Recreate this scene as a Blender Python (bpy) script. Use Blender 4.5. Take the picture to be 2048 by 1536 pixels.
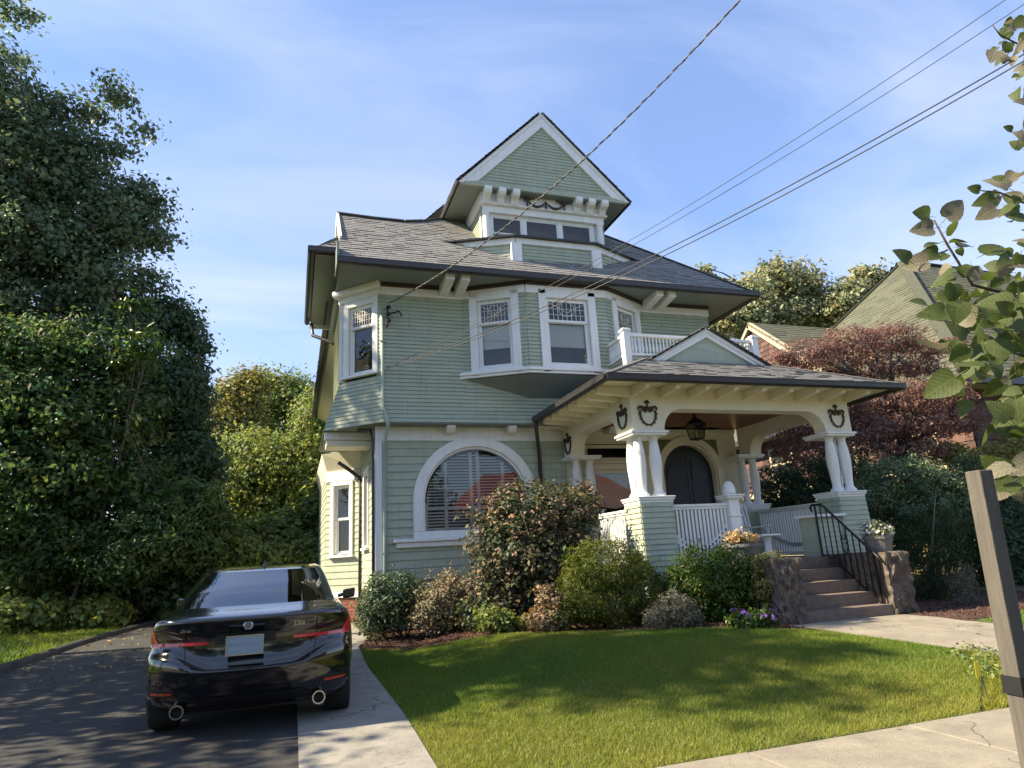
import bpy, bmesh, math, random
import numpy as np
from mathutils import Vector, Matrix
for _o in list(bpy.data.objects): bpy.data.objects.remove(_o, do_unlink=True)
S = bpy.context.scene
C = S.collection
R = math.radians
EYE = 1.38                      # camera height; most coordinates below are measured from the eye, Z = z + EYE

# ---------------------------------------------------------------- camera, sky, sun, exposure
ROT = np.array([[0.95065148, -0.3054942, -0.0541762], [0.02805017, 0.25852638, -0.96559686], [0.30899022, 0.91642643, 0.25433765]])
cam_d = bpy.data.cameras.new('camera'); cam = bpy.data.objects.new('camera', cam_d); C.objects.link(cam)
cam_d.sensor_fit = 'HORIZONTAL'; cam_d.sensor_width = 36.0; cam_d.lens = 36 * 1320 / 2048
cam_d.clip_start = 0.05; cam_d.clip_end = 3000
cam.matrix_world = Matrix(((ROT[0][0], -ROT[1][0], -ROT[2][0], 0), (ROT[0][1], -ROT[1][1], -ROT[2][1], 0),
                           (ROT[0][2], -ROT[1][2], -ROT[2][2], EYE), (0, 0, 0, 1)))
S.camera = cam
SUN_EL, SUN_AZ = R(40), R(8)   # azimuth: degrees behind the house from the left
sdir = Vector((-math.cos(SUN_EL) * math.cos(SUN_AZ), math.cos(SUN_EL) * math.sin(SUN_AZ), math.sin(SUN_EL)))
sun_d = bpy.data.lights.new('sun', 'SUN'); sun_d.energy = 3.1; sun_d.angle = R(0.53); sun_d.color = (1.0, 0.85, 0.60)
sun = bpy.data.objects.new('sun', sun_d); C.objects.link(sun)
sun.rotation_euler = sdir.to_track_quat('Z', 'Y').to_euler(); sun.location = (-30, 8, 40)
W = bpy.data.worlds.new('World'); S.world = W; W.use_nodes = True
wn, wl = W.node_tree.nodes, W.node_tree.links
for n in list(wn): wn.remove(n)
wo = wn.new('ShaderNodeOutputWorld'); bg = wn.new('ShaderNodeBackground'); sky = wn.new('ShaderNodeTexSky')
sky.sky_type = 'NISHITA'; sky.sun_disc = False; sky.sun_elevation = SUN_EL
sky.sun_rotation = math.atan2(sdir.x, sdir.y)
sky.air_density = 1.0; sky.dust_density = 0.1; sky.ozone_density = 4.0; sky.altitude = 0
bg.inputs['Strength'].default_value = 0.088
tc = wn.new('ShaderNodeTexCoord'); sep = wn.new('ShaderNodeSeparateXYZ'); wl.new(tc.outputs['Generated'], sep.inputs[0])
mx = wn.new('ShaderNodeMath'); mx.operation = 'MAXIMUM'; mx.inputs[1].default_value = 0.0; wl.new(sep.outputs['Z'], mx.inputs[0])
ad = wn.new('ShaderNodeMath'); ad.operation = 'ADD'; ad.inputs[1].default_value = 0.22; wl.new(mx.outputs[0], ad.inputs[0])
dv = wn.new('ShaderNodeVectorMath'); dv.operation = 'DIVIDE'; wl.new(tc.outputs['Generated'], dv.inputs[0])
cb = wn.new('ShaderNodeCombineXYZ')
for i in range(2): wl.new(ad.outputs[0], cb.inputs[i])
cb.inputs[2].default_value = 1.0; wl.new(cb.outputs[0], dv.inputs[1])
mp = wn.new('ShaderNodeMapping'); mp.inputs['Location'].default_value = (5.7, 15.3, 5.1); mp.inputs['Scale'].default_value = (0.8, 1.7, 0.4); mp.inputs['Rotation'].default_value = (0, 0, R(8)); wl.new(dv.outputs[0], mp.inputs[0])
nz = wn.new('ShaderNodeTexNoise'); nz.inputs['Scale'].default_value = 1.15; nz.inputs['Detail'].default_value = 7; nz.inputs['Roughness'].default_value = 0.56
nz.inputs['Distortion'].default_value = 0.7; wl.new(mp.outputs[0], nz.inputs['Vector'])
rp = wn.new('ShaderNodeValToRGB'); rp.color_ramp.elements[0].position = 0.36; rp.color_ramp.elements[1].position = 0.74
rp.color_ramp.elements[0].color = (0.16, 0.16, 0.16, 1); rp.color_ramp.elements[1].color = (0.62, 0.62, 0.62, 1); wl.new(nz.outputs['Fac'], rp.inputs[0])
cm = wn.new('ShaderNodeMix'); cm.data_type = 'RGBA'; wl.new(rp.outputs[0], cm.inputs[0]); 
gm = wn.new('ShaderNodeGamma'); gm.inputs[1].default_value = 0.72; wl.new(sky.outputs[0], gm.inputs[0])
hs = wn.new('ShaderNodeHueSaturation'); hs.inputs['Hue'].default_value = 0.51; hs.inputs['Saturation'].default_value = 1.32; hs.inputs['Value'].default_value = 1.06; wl.new(gm.outputs[0], hs.inputs['Color']); wl.new(hs.outputs[0], cm.inputs[6])
cm.inputs[7].default_value = (2.6, 2.75, 3.3, 1)
wl.new(cm.outputs[2], bg.inputs['Color']); wl.new(bg.outputs[0], wo.inputs[0])
S.view_settings.view_transform = 'Standard'; S.view_settings.look = 'None'; S.view_settings.gamma = 1; S.view_settings.use_curve_mapping = False
S.view_settings.exposure = 2.16
S.render.engine = 'CYCLES'
S.cycles.use_denoising = True
S.cycles.max_bounces = 8; S.cycles.transparent_max_bounces = 12

# ---------------------------------------------------------------- helpers
ORG = {}
rnd = random.Random(7)
def V3(p): return np.asarray(p, float)
def ray(x, y): return ROT.T @ np.array([(x - 1024) / 1320, (y - 768) / 1320, 1.0])
def at(x, y, Y):
    d = ray(x, y); return tuple(d * (Y / d[1]))

def tag(o, label=None, cat=None, group=None, kind=None):
    if label: o['label'] = label
    if cat: o['category'] = cat
    if group: o['group'] = group
    if kind: o['kind'] = kind
    return o

def thing(name, label, cat, loc, group=None):
    o = bpy.data.objects.new(name, None); C.objects.link(o); o.empty_display_size = 0.2
    ORG[o] = V3((loc[0], loc[1], loc[2] + EYE)); o.location = ORG[o]
    return tag(o, label, cat, group)

def link_mesh(name, me, parent=None, org=None):
    o = bpy.data.objects.new(name, me); C.objects.link(o)
    if parent is not None:
        o.parent = parent; ORG[o] = ORG[parent]
    else:
        ORG[o] = V3(org) if org is not None else V3((0, 0, 0)); o.location = ORG[o]
    return o

class MB:
    unit = 1.0      # metres per coordinate unit while a thing is being built
    def __init__(s): s.v = []; s.f = []; s.m = []; s.cur = 0; s.t = []; s.tint = None
    def add(s, vs, fs):
        b = len(s.v); s.v += [tuple(float(c) for c in p) for p in vs]; s.f += [tuple(i + b for i in f) for f in fs]; s.m += [s.cur] * len(fs)
        s.t += [1.0 if s.tint is None else s.tint] * len(vs); return s
    def hexa(s, p):   # 8 points: bottom ring 0-3, top ring 4-7
        return s.add(p, [(0, 3, 2, 1), (4, 5, 6, 7), (0, 1, 5, 4), (1, 2, 6, 5), (2, 3, 7, 6), (3, 0, 4, 7)])
    def box(s, x0, x1, y0, y1, z0, z1):
        return s.hexa([(x0, y0, z0), (x1, y0, z0), (x1, y1, z0), (x0, y1, z0), (x0, y0, z1), (x1, y0, z1), (x1, y1, z1), (x0, y1, z1)])
    def beam(s, a, b, w, h, up=(0, 0, 1)):
        a, b = V3(a), V3(b); d = b - a; d /= np.linalg.norm(d); u = np.cross(d, V3(up)); n = np.linalg.norm(u)
        if n < 1e-6: u = np.array([1., 0, 0]); n = 1
        u = u / n * (w / 2); v = np.cross(u, d); v = v / np.linalg.norm(v) * (h / 2)
        return s.hexa([a - u - v, a + u - v, b + u - v, b - u - v, a - u + v, a + u + v, b + u + v, b - u + v])
    def tube(s, pts, r, n=8, cap=True):
        pts = [V3(p) for p in pts]; k = len(pts); rs = r if isinstance(r, (list, tuple)) else [r] * k
        vs = []; prev = None
        for i, p in enumerate(pts):
            d = pts[min(i + 1, k - 1)] - pts[max(i - 1, 0)]; d /= (np.linalg.norm(d) + 1e-9)
            if prev is None:
                a = np.array([0, 0, 1.]) if abs(d[2]) < .9 else np.array([1., 0, 0]); u = np.cross(d, a)
            else: u = prev - d * np.dot(prev, d)
            u /= (np.linalg.norm(u) + 1e-9); prev = u; v = np.cross(d, u)
            for j in range(n):
                t = 2 * math.pi * j / n; vs.append(p + (u * math.cos(t) + v * math.sin(t)) * rs[i])
        fs = [(i * n + j, i * n + (j + 1) % n, (i + 1) * n + (j + 1) % n, (i + 1) * n + j) for i in range(k - 1) for j in range(n)]
        if cap: fs += [tuple(range(n))[::-1], tuple((k - 1) * n + j for j in range(n))]
        return s.add(vs, fs)
    def lathe(s, prof, c, n=16, axis=None):
        vs = []
        for r, z in prof:
            for j in range(n):
                t = 2 * math.pi * j / n
                if axis is None: vs.append((c[0] + r * math.cos(t), c[1] + r * math.sin(t), c[2] + z))
                else:
                    A, B, D = axis; vs.append(V3(c) + V3(A) * (r * math.cos(t)) + V3(B) * (r * math.sin(t)) + V3(D) * z)
        k = len(prof)
        fs = [(i * n + j, i * n + (j + 1) % n, (i + 1) * n + (j + 1) % n, (i + 1) * n + j) for i in range(k - 1) for j in range(n)]
        fs += [tuple(range(n))[::-1], tuple((k - 1) * n + j for j in range(n))]
        return s.add(vs, fs)
    def prism(s, poly, o, u, v, w):
        o, u, v, w = V3(o), V3(u), V3(v), V3(w); n = len(poly)
        a = [o + u * p + v * q for p, q in poly]; b = [p + w for p in a]
        return s.add(a + b, [tuple(range(n))[::-1], tuple(range(n, 2 * n))] + [(i, (i + 1) % n, n + (i + 1) % n, n + i) for i in range(n)])
    def ring(s, inn, out, o, u, v, w, closed=False):   # strip between two polylines in a plane, given depth w
        o, u, v, w = V3(o), V3(u), V3(v), V3(w); n = len(inn)
        P = [o + u * p + v * q for p, q in inn]; Q = [o + u * p + v * q for p, q in out]
        vs = P + Q + [p + w for p in P] + [q + w for q in Q]; fs = []
        for i in range(n if closed else n - 1):
            j = (i + 1) % n
            fs += [(i, j, n + j, n + i), (2 * n + i, 3 * n + i, 3 * n + j, 2 * n + j), (i, 2 * n + i, 2 * n + j, j), (n + i, n + j, 3 * n + j, 3 * n + i)]
        if not closed: fs += [(0, n, 3 * n, 2 * n), (n - 1, 3 * n - 1, 4 * n - 1, 2 * n - 1)]
        return s.add(vs, fs)
    def quad(s, a, b, c, d): return s.add([a, b, c, d], [(0, 1, 2, 3)])
    def build(s, name, mats, parent=None, smooth=False, org=None, bevel=0, tint=False, fix=True):
        if not isinstance(mats, (list, tuple)): mats = [mats]
        v = np.array(s.v) * MB.unit; v[:, 2] += EYE
        if parent is not None: o3 = ORG[parent]
        else:
            o3 = V3(org) + np.array([0, 0, EYE]) if org is not None else np.array([(v[:, 0].min() + v[:, 0].max()) / 2, (v[:, 1].min() + v[:, 1].max()) / 2, v[:, 2].min()])
        me = bpy.data.meshes.new(name); me.from_pydata((v - o3).tolist(), [], s.f)
        for m in mats: me.materials.append(m)
        if len(mats) > 1: me.polygons.foreach_set('material_index', s.m)
        if tint:
            ca = me.color_attributes.new('tint', 'FLOAT_COLOR', 'POINT'); arr = np.ones((len(v), 4), np.float32); arr[:, :3] = np.array(s.t).reshape(-1, 1) if np.ndim(s.t[0]) == 0 else np.array(s.t)
            ca.data.foreach_set('color', arr.ravel())
        if fix:
            bm = bmesh.new(); bm.from_mesh(me); bmesh.ops.recalc_face_normals(bm, faces=bm.faces); bm.to_mesh(me); bm.free()
        if smooth: me.polygons.foreach_set('use_smooth', [True] * len(me.polygons))
        me.update()
        o = link_mesh(name, me, parent, o3)
        if bevel:
            md = o.modifiers.new('bevel', 'BEVEL'); md.width = bevel; md.segments = 2; md.limit_method = 'ANGLE'
        return o

def Box(name, m, parent, *a, **k): return MB().box(*a).build(name, m, parent, **k)
def arc(cx, cz, r, a0, a1, n): return [(cx + r * math.cos(R(a0 + (a1 - a0) * i / n)), cz + r * math.sin(R(a0 + (a1 - a0) * i / n))) for i in range(n + 1)]

# ---------------------------------------------------------------- materials
def mat(name, col, rough=0.6, var=0.12, scale=6.0, bump=0.0, bscale=60.0, spec=0.4, metal=0.0, coat=0.0, stretch=None, tint=False, col2=None, trans=0.0, dirt=None, streak=0.0):
    m = bpy.data.materials.new(name); m.use_nodes = True; nt = m.node_tree; N, L = nt.nodes, nt.links; b = N['Principled BSDF']
    b.inputs['Roughness'].default_value = rough; b.inputs['Metallic'].default_value = metal; b.inputs['Specular IOR Level'].default_value = spec
    b.inputs['Coat Weight'].default_value = coat; b.inputs['Coat Roughness'].default_value = 0.03
    t = N.new('ShaderNodeTexCoord'); src = t.outputs['Object']
    if stretch:
        mpp = N.new('ShaderNodeMapping'); mpp.inputs['Scale'].default_value = stretch; L.new(src, mpp.inputs[0]); src = mpp.outputs[0]
    nz = N.new('ShaderNodeTexNoise'); nz.inputs['Scale'].default_value = scale; nz.inputs['Detail'].default_value = 5; nz.inputs['Roughness'].default_value = 0.62; L.new(src, nz.inputs['Vector'])
    r = N.new('ShaderNodeValToRGB'); e = r.color_ramp.elements; e[0].position = 0.3; e[1].position = 0.7
    c2 = col2 if col2 else tuple(min(1, c * (1 + var)) for c in col); c1 = col if col2 else tuple(c * (1 - var) for c in col)
    e[0].color = (*c1, 1); e[1].color = (*c2, 1); L.new(nz.outputs['Fac'], r.inputs[0]); out = r.outputs[0]
    if tint:
        a = N.new('ShaderNodeAttribute'); a.attribute_name = 'tint'; mm = N.new('ShaderNodeMix'); mm.data_type = 'RGBA'; mm.blend_type = 'MULTIPLY'; mm.inputs[0].default_value = 1
        L.new(out, mm.inputs[6]); L.new(a.outputs['Color'], mm.inputs[7]); out = mm.outputs[2]
    if dirt:
        n2 = N.new('ShaderNodeTexNoise'); n2.inputs['Scale'].default_value = dirt[1]; n2.inputs['Detail'].default_value = 8; n2.inputs['Roughness'].default_value = 0.7; L.new(t.outputs['Object'], n2.inputs['Vector'])
        r2 = N.new('ShaderNodeValToRGB'); r2.color_ramp.elements[0].position = dirt[2]; r2.color_ramp.elements[1].position = dirt[2] + 0.16; L.new(n2.outputs['Fac'], r2.inputs[0])
        m2 = N.new('ShaderNodeMix'); m2.data_type = 'RGBA'; L.new(r2.outputs[0], m2.inputs[0]); L.new(out, m2.inputs[6]); m2.inputs[7].default_value = (*dirt[0], 1); out = m2.outputs[2]
    if streak:       # faint rain streaks and grime running down the paint
        ms_ = N.new('ShaderNodeMapping'); ms_.inputs['Scale'].default_value = (9, 9, .5); L.new(t.outputs['Object'], ms_.inputs[0]); n4 = N.new('ShaderNodeTexNoise'); n4.inputs['Scale'].default_value = 1.6; n4.inputs['Detail'].default_value = 6; n4.inputs['Roughness'].default_value = .7; L.new(ms_.outputs[0], n4.inputs['Vector'])
        r4 = N.new('ShaderNodeValToRGB'); r4.color_ramp.elements[0].position = .48; r4.color_ramp.elements[1].position = .80; r4.color_ramp.elements[0].color = (1, 1, 1, 1); r4.color_ramp.elements[1].color = (1 - streak, 1 - streak * 1.08, 1 - streak * 1.2, 1); L.new(n4.outputs['Fac'], r4.inputs[0])
        m4 = N.new('ShaderNodeMix'); m4.data_type = 'RGBA'; m4.blend_type = 'MULTIPLY'; m4.inputs[0].default_value = 1; L.new(out, m4.inputs[6]); L.new(r4.outputs[0], m4.inputs[7]); out = m4.outputs[2]
    L.new(out, b.inputs['Base Color'])
    if bump:
        nb = N.new('ShaderNodeTexNoise'); nb.inputs['Scale'].default_value = bscale; nb.inputs['Detail'].default_value = 4; L.new(src, nb.inputs['Vector'])
        bp = N.new('ShaderNodeBump'); bp.inputs['Strength'].default_value = bump; bp.inputs['Distance'].default_value = 0.02; L.new(nb.outputs['Fac'], bp.inputs['Height']); L.new(bp.outputs[0], b.inputs['Normal'])
    if trans:
        tr = N.new('ShaderNodeBsdfTranslucent'); ms = N.new('ShaderNodeMixShader'); ms.inputs[0].default_value = trans
        hs = N.new('ShaderNodeHueSaturation'); hs.inputs['Saturation'].default_value = 1.15; hs.inputs['Value'].default_value = 1.5; L.new(out, hs.inputs['Color']); L.new(hs.outputs[0], tr.inputs[0])
        L.new(b.outputs[0], ms.inputs[1]); L.new(tr.outputs[0], ms.inputs[2]); L.new(ms.outputs[0], N['Material Output'].inputs[0])
    return m

def glass(name, tintc=(0.55, 0.58, 0.6), ior=1.5, rough=0.0, boost=0.0):
    m = bpy.data.materials.new(name); m.use_nodes = True; N, L = m.node_tree.nodes, m.node_tree.links
    N.remove(N['Principled BSDF']); g = N.new('ShaderNodeBsdfGlossy'); g.inputs['Roughness'].default_value = rough; t = N.new('ShaderNodeBsdfTransparent'); t.inputs[0].default_value = (*tintc, 1)
    f = N.new('ShaderNodeFresnel'); f.inputs[0].default_value = ior; a = N.new('ShaderNodeMath'); a.operation = 'MULTIPLY_ADD'; a.inputs[1].default_value = 1.9; a.inputs[2].default_value = boost; a.use_clamp = True
    tc = N.new('ShaderNodeTexCoord'); nz = N.new('ShaderNodeTexNoise'); nz.inputs['Scale'].default_value = 1.7; nz.inputs['Detail'].default_value = 1; L.new(tc.outputs['Object'], nz.inputs['Vector'])
    bp = N.new('ShaderNodeBump'); bp.inputs['Strength'].default_value = 0.03; bp.inputs['Distance'].default_value = 0.05; L.new(nz.outputs['Fac'], bp.inputs['Height']); L.new(bp.outputs[0], g.inputs['Normal'])
    x = N.new('ShaderNodeMixShader'); L.new(f.outputs[0], a.inputs[0]); L.new(a.outputs[0], x.inputs[0]); L.new(t.outputs[0], x.inputs[1]); L.new(g.outputs[0], x.inputs[2]); L.new(x.outputs[0], N['Material Output'].inputs[0])
    return m

def add_cracks(m, scale, width, keep=.5, dark=.35):
    N, L = m.node_tree.nodes, m.node_tree.links; b = N['Principled BSDF']; src = b.inputs['Base Color'].links[0].from_socket; t = N.new('ShaderNodeTexCoord')
    n = N.new('ShaderNodeTexNoise'); n.inputs['Scale'].default_value = 2.2; n.inputs['Detail'].default_value = 6; L.new(t.outputs['Object'], n.inputs['Vector'])
    mv = N.new('ShaderNodeMix'); mv.data_type = 'RGBA'; mv.blend_type = 'LINEAR_LIGHT'; mv.inputs[0].default_value = .35; L.new(t.outputs['Object'], mv.inputs[6]); L.new(n.outputs['Color'], mv.inputs[7])
    v = N.new('ShaderNodeTexVoronoi'); v.feature = 'DISTANCE_TO_EDGE'; v.inputs['Scale'].default_value = scale; L.new(mv.outputs[2], v.inputs['Vector'])
    lt = N.new('ShaderNodeMath'); lt.operation = 'LESS_THAN'; lt.inputs[1].default_value = width; L.new(v.outputs['Distance'], lt.inputs[0])
    n2 = N.new('ShaderNodeTexNoise'); n2.inputs['Scale'].default_value = .7; L.new(t.outputs['Object'], n2.inputs['Vector']); gt = N.new('ShaderNodeMath'); gt.operation = 'GREATER_THAN'; gt.inputs[1].default_value = keep; L.new(n2.outputs['Fac'], gt.inputs[0])
    mu = N.new('ShaderNodeMath'); mu.operation = 'MULTIPLY'; L.new(lt.outputs[0], mu.inputs[0]); L.new(gt.outputs[0], mu.inputs[1]); m3 = N.new('ShaderNodeMath'); m3.operation = 'MULTIPLY'; m3.inputs[1].default_value = 1 - dark; L.new(mu.outputs[0], m3.inputs[0])
    mx = N.new('ShaderNodeMix'); mx.data_type = 'RGBA'; L.new(m3.outputs[0], mx.inputs[0]); L.new(src, mx.inputs[6]); mx.inputs[7].default_value = (.012, .011, .010, 1); L.new(mx.outputs[2], b.inputs['Base Color'])
M = {}
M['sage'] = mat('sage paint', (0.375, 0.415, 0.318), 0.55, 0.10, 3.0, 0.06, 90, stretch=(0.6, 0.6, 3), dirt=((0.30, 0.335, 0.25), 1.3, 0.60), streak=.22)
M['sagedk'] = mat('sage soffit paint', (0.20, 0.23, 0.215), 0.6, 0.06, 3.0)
M['olive'] = mat('olive panel paint', (0.13, 0.15, 0.085), 0.55, 0.08, 4)
M['white'] = mat('white trim paint', (0.78, 0.78, 0.76), 0.5, 0.04, 3.0, 0.04, 50, dirt=((0.62, 0.60, 0.55), 1.8, 0.66), streak=.16)
M['cream'] = mat('cream trim paint', (0.74, 0.69, 0.54), 0.5, 0.05, 2.5, 0.04, 50)
M['brown'] = mat('dark brown trim', (0.055, 0.042, 0.04), 0.4, 0.12, 4)
M['gutter'] = mat('dark bronze gutter', (0.036, 0.034, 0.036), 0.35, 0.15, 4, spec=0.5)
M['shingle'] = mat('asphalt shingle', (0.235, 0.232, 0.228), 0.9, 0.08, 30, 0.5, 220, spec=0.2, tint=True)
M['shingle2'] = mat('green asphalt shingle', (0.105, 0.11, 0.080), 0.9, 0.18, 12, 0.5, 150, spec=0.2, tint=True)
M['deckroof'] = mat('roof underlay', (0.09, 0.09, 0.09), 0.9, 0.1)
M['pane'] = glass('window glass', (.88, .9, .9))
M['cglass'] = glass('car glass', (0.11, 0.125, 0.13), 1.52, 0.0, 0.10)
M['shade'] = mat('roller shade fabric', (0.72, 0.71, 0.64), 0.8, 0.05, 20)
M['curtain'] = mat('lace curtain', (0.6, 0.58, 0.52), 0.85, 0.1, 30)
M['lead'] = mat('leaded came', (0.16, 0.16, 0.16), 0.5, 0.1)
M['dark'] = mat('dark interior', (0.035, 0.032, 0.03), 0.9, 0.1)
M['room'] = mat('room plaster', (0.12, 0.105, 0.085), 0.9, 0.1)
M['door'] = mat('door dark stain', (0.02, 0.022, 0.03), 0.35, 0.3, 4, 0.1, 30, stretch=(8, 8, 0.8))
M['ornament'] = mat('dark bronze ornament', (0.05, 0.032, 0.026), 0.55, 0.2, 20)
M['ceil'] = mat('stained porch ceiling', (0.20, 0.072, 0.03), 0.4, 0.2, 5, 0.08, 30, stretch=(1, 12, 1))
M['floorp'] = mat('porch floor paint', (0.16, 0.17, 0.16), 0.5, 0.1, 4)
M['brick'] = mat('red brick', (0.21, 0.075, 0.045), 0.85, 0.25, 18, 0.4, 60)
M['mortar'] = mat('mortar', (0.30, 0.27, 0.23), 0.9, 0.1, 20)
M['stone'] = mat('brownstone', (0.115, 0.092, 0.076), 0.9, 0.5, 9, 1.0, 16, dirt=((0.30, 0.24, 0.18), 9.0, 0.60))
M['step'] = mat('brownstone tread', (0.150, 0.115, 0.093), 0.85, 0.22, 7, 0.35, 60, dirt=((0.13, 0.10, 0.08), 2.2, 0.62))
M['iron'] = mat('black wrought iron', (0.012, 0.012, 0.013), 0.45, 0.2)
M['greenpipe'] = mat('sage downspout', (0.34, 0.42, 0.35), 0.45, 0.05)
M['louver'] = mat('plantation louver paint', (0.68, 0.66, 0.62), 0.5, 0.04)
M['whitewood'] = mat('painted garden furniture', (0.66, 0.68, 0.68), 0.55, 0.06, 8)
# ---------------------------------------------------------------- vectorised foliage
NR = np.random.default_rng(11)
def sm(t): t = np.clip(t, 0, 1); return t * t * (3 - 2 * t)
def hgt(x, y):          # ground height in world Z
    x = np.asarray(x, float); y = np.asarray(y, float)
    bump = 0.28 * sm((y - 4.6) / 4.2) * sm((x - 1.05) / 2.2) * (1 - 0.4 * sm((x - 5.5) / 2))
    return -0.1 + 0.1 * sm((y - 4.6) / 2.6) + np.maximum(bump, 0.15 * sm((y - 10) / 2))
def gz(x, y): return float(hgt(x, y)) - EYE

def raw_mesh(name, verts, nloop, faces_flat, mats, parent, org, tint=None, smooth=False):
    """verts in world coordinates (Z already absolute), faces all with nloop corners"""
    me = bpy.data.meshes.new(name); nv = len(verts); nf = len(faces_flat) // nloop
    me.vertices.add(nv); me.vertices.foreach_set('co', (verts - org).astype(np.float32).ravel())
    me.loops.add(nf * nloop); me.loops.foreach_set('vertex_index', faces_flat.astype(np.int32))
    me.polygons.add(nf); me.polygons.foreach_set('loop_start', (np.arange(nf) * nloop).astype(np.int32)); me.polygons.foreach_set('loop_total', np.full(nf, nloop, np.int32))
    if smooth: me.polygons.foreach_set('use_smooth', np.ones(nf, bool))
    for m in mats: me.materials.append(m)
    if tint is not None:
        ca = me.color_attributes.new('tint', 'FLOAT_COLOR', 'POINT'); a = np.ones((nv, 4), np.float32); a[:, :3] = tint; ca.data.foreach_set('color', a.ravel())
    me.update(); me.validate()
    return link_mesh(name, me, parent, org)

def unit(a): return a / (np.linalg.norm(a, axis=-1, keepdims=True) + 1e-9)

def leaves(name, P, Nrm, size, mats, parent, org, aspect=0.5, tint=None, droop=0.25, jitter=0.7, fold=0.12, along=None):
    """P: leaf bases (world), Nrm: preferred leaf normal; each leaf is a folded diamond of two triangles"""
    n = len(P); nn = unit(Nrm + NR.normal(0, jitter, (n, 3)))
    a = NR.normal(0, 1, (n, 3)) if along is None else along + NR.normal(0, 0.5, (n, 3)); a[:, 2] -= droop
    a = unit(a - nn * np.sum(a * nn, 1, keepdims=True)); b = np.cross(nn, a)
    s = (size * NR.uniform(0.45, 1.35, n))[:, None]; w = s * aspect * 0.5
    v = np.empty((n, 4, 3)); v[:, 0] = P; v[:, 1] = P + a * s * 0.45 + b * w + nn * s * fold; v[:, 2] = P + a * s; v[:, 3] = P + a * s * 0.45 - b * w + nn * s * fold
    i = np.arange(n)[:, None] * 4; f = np.concatenate([i, i + 1, i + 2, i, i + 2, i + 3], 1).ravel()
    t = None
    if tint is not None: t = np.repeat(tint, 4, 0)
    return raw_mesh(name, v.reshape(-1, 3), 3, f, mats, parent, org, t)

def clump_points(ell, n, clump_r, per, shell=0.55, flat=1.0, rng=NR, ragged=.07, tail=0.0):
    """ell rows: cx,cy,cz,rx,ry,rz ; returns positions, outward normals and a clump id; leaves gather in small clumps near each ellipsoid's shell"""
    ell = np.asarray(ell, float); wgt = (ell[:, 3] * ell[:, 4] * ell[:, 5]) ** (2 / 3); wgt /= wgt.sum()
    k = max(1, n // per); e = rng.choice(len(ell), k, p=wgt); d = unit(rng.normal(0, 1, (k, 3))); rr = rng.uniform(shell ** 3, 1, k) ** (1 / 3) * (1 + rng.normal(0, ragged, k)) * np.where(rng.uniform(0, 1, k) < tail, rng.uniform(1.05, 1.3, k), 1)
    cc = ell[e, :3] + d * ell[e, 3:] * rr[:, None]; nrm = unit(d / ell[e, 3:])
    ax = unit(nrm + rng.normal(0, .7, (k, 3)) + np.array([0, 0, -.15])); ln = rng.uniform(.6, 2.2, (k, 1, 1)) * clump_r
    off = ax[:, None, :] * (rng.uniform(-1, 1, (k, per, 1)) * ln) + rng.normal(0, 1, (k, per, 3)) * clump_r * rng.uniform(0.35, .8, (k, 1, 1)); off[:, :, 2] *= flat
    P = (cc[:, None, :] + off).reshape(-1, 3); nn = np.repeat(nrm, per, 0) + unit(off.reshape(-1, 3)) * 0.4
    return P, nn, np.repeat(np.arange(k), per)

def leafmat(name, col, col2=None, trans=0.3, rough=0.5, var=0.25):
    return mat(name, col, rough, var, 1.6, tint=True, col2=col2, trans=trans, spec=0.3)
def tints(n, ids, spread=0.25, clump=0.25, warm=0.1, rng=NR):
    k = ids.max() + 1; c = 1 + rng.uniform(-clump, clump, k)[ids] + rng.uniform(-spread, spread, n); w = rng.normal(0, warm, k)[ids] + rng.normal(0, warm * 0.6, n)
    return np.clip(np.stack([c * (1 + w), c, c * (1 - w)], 1), 0.15, 2.5)

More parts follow.
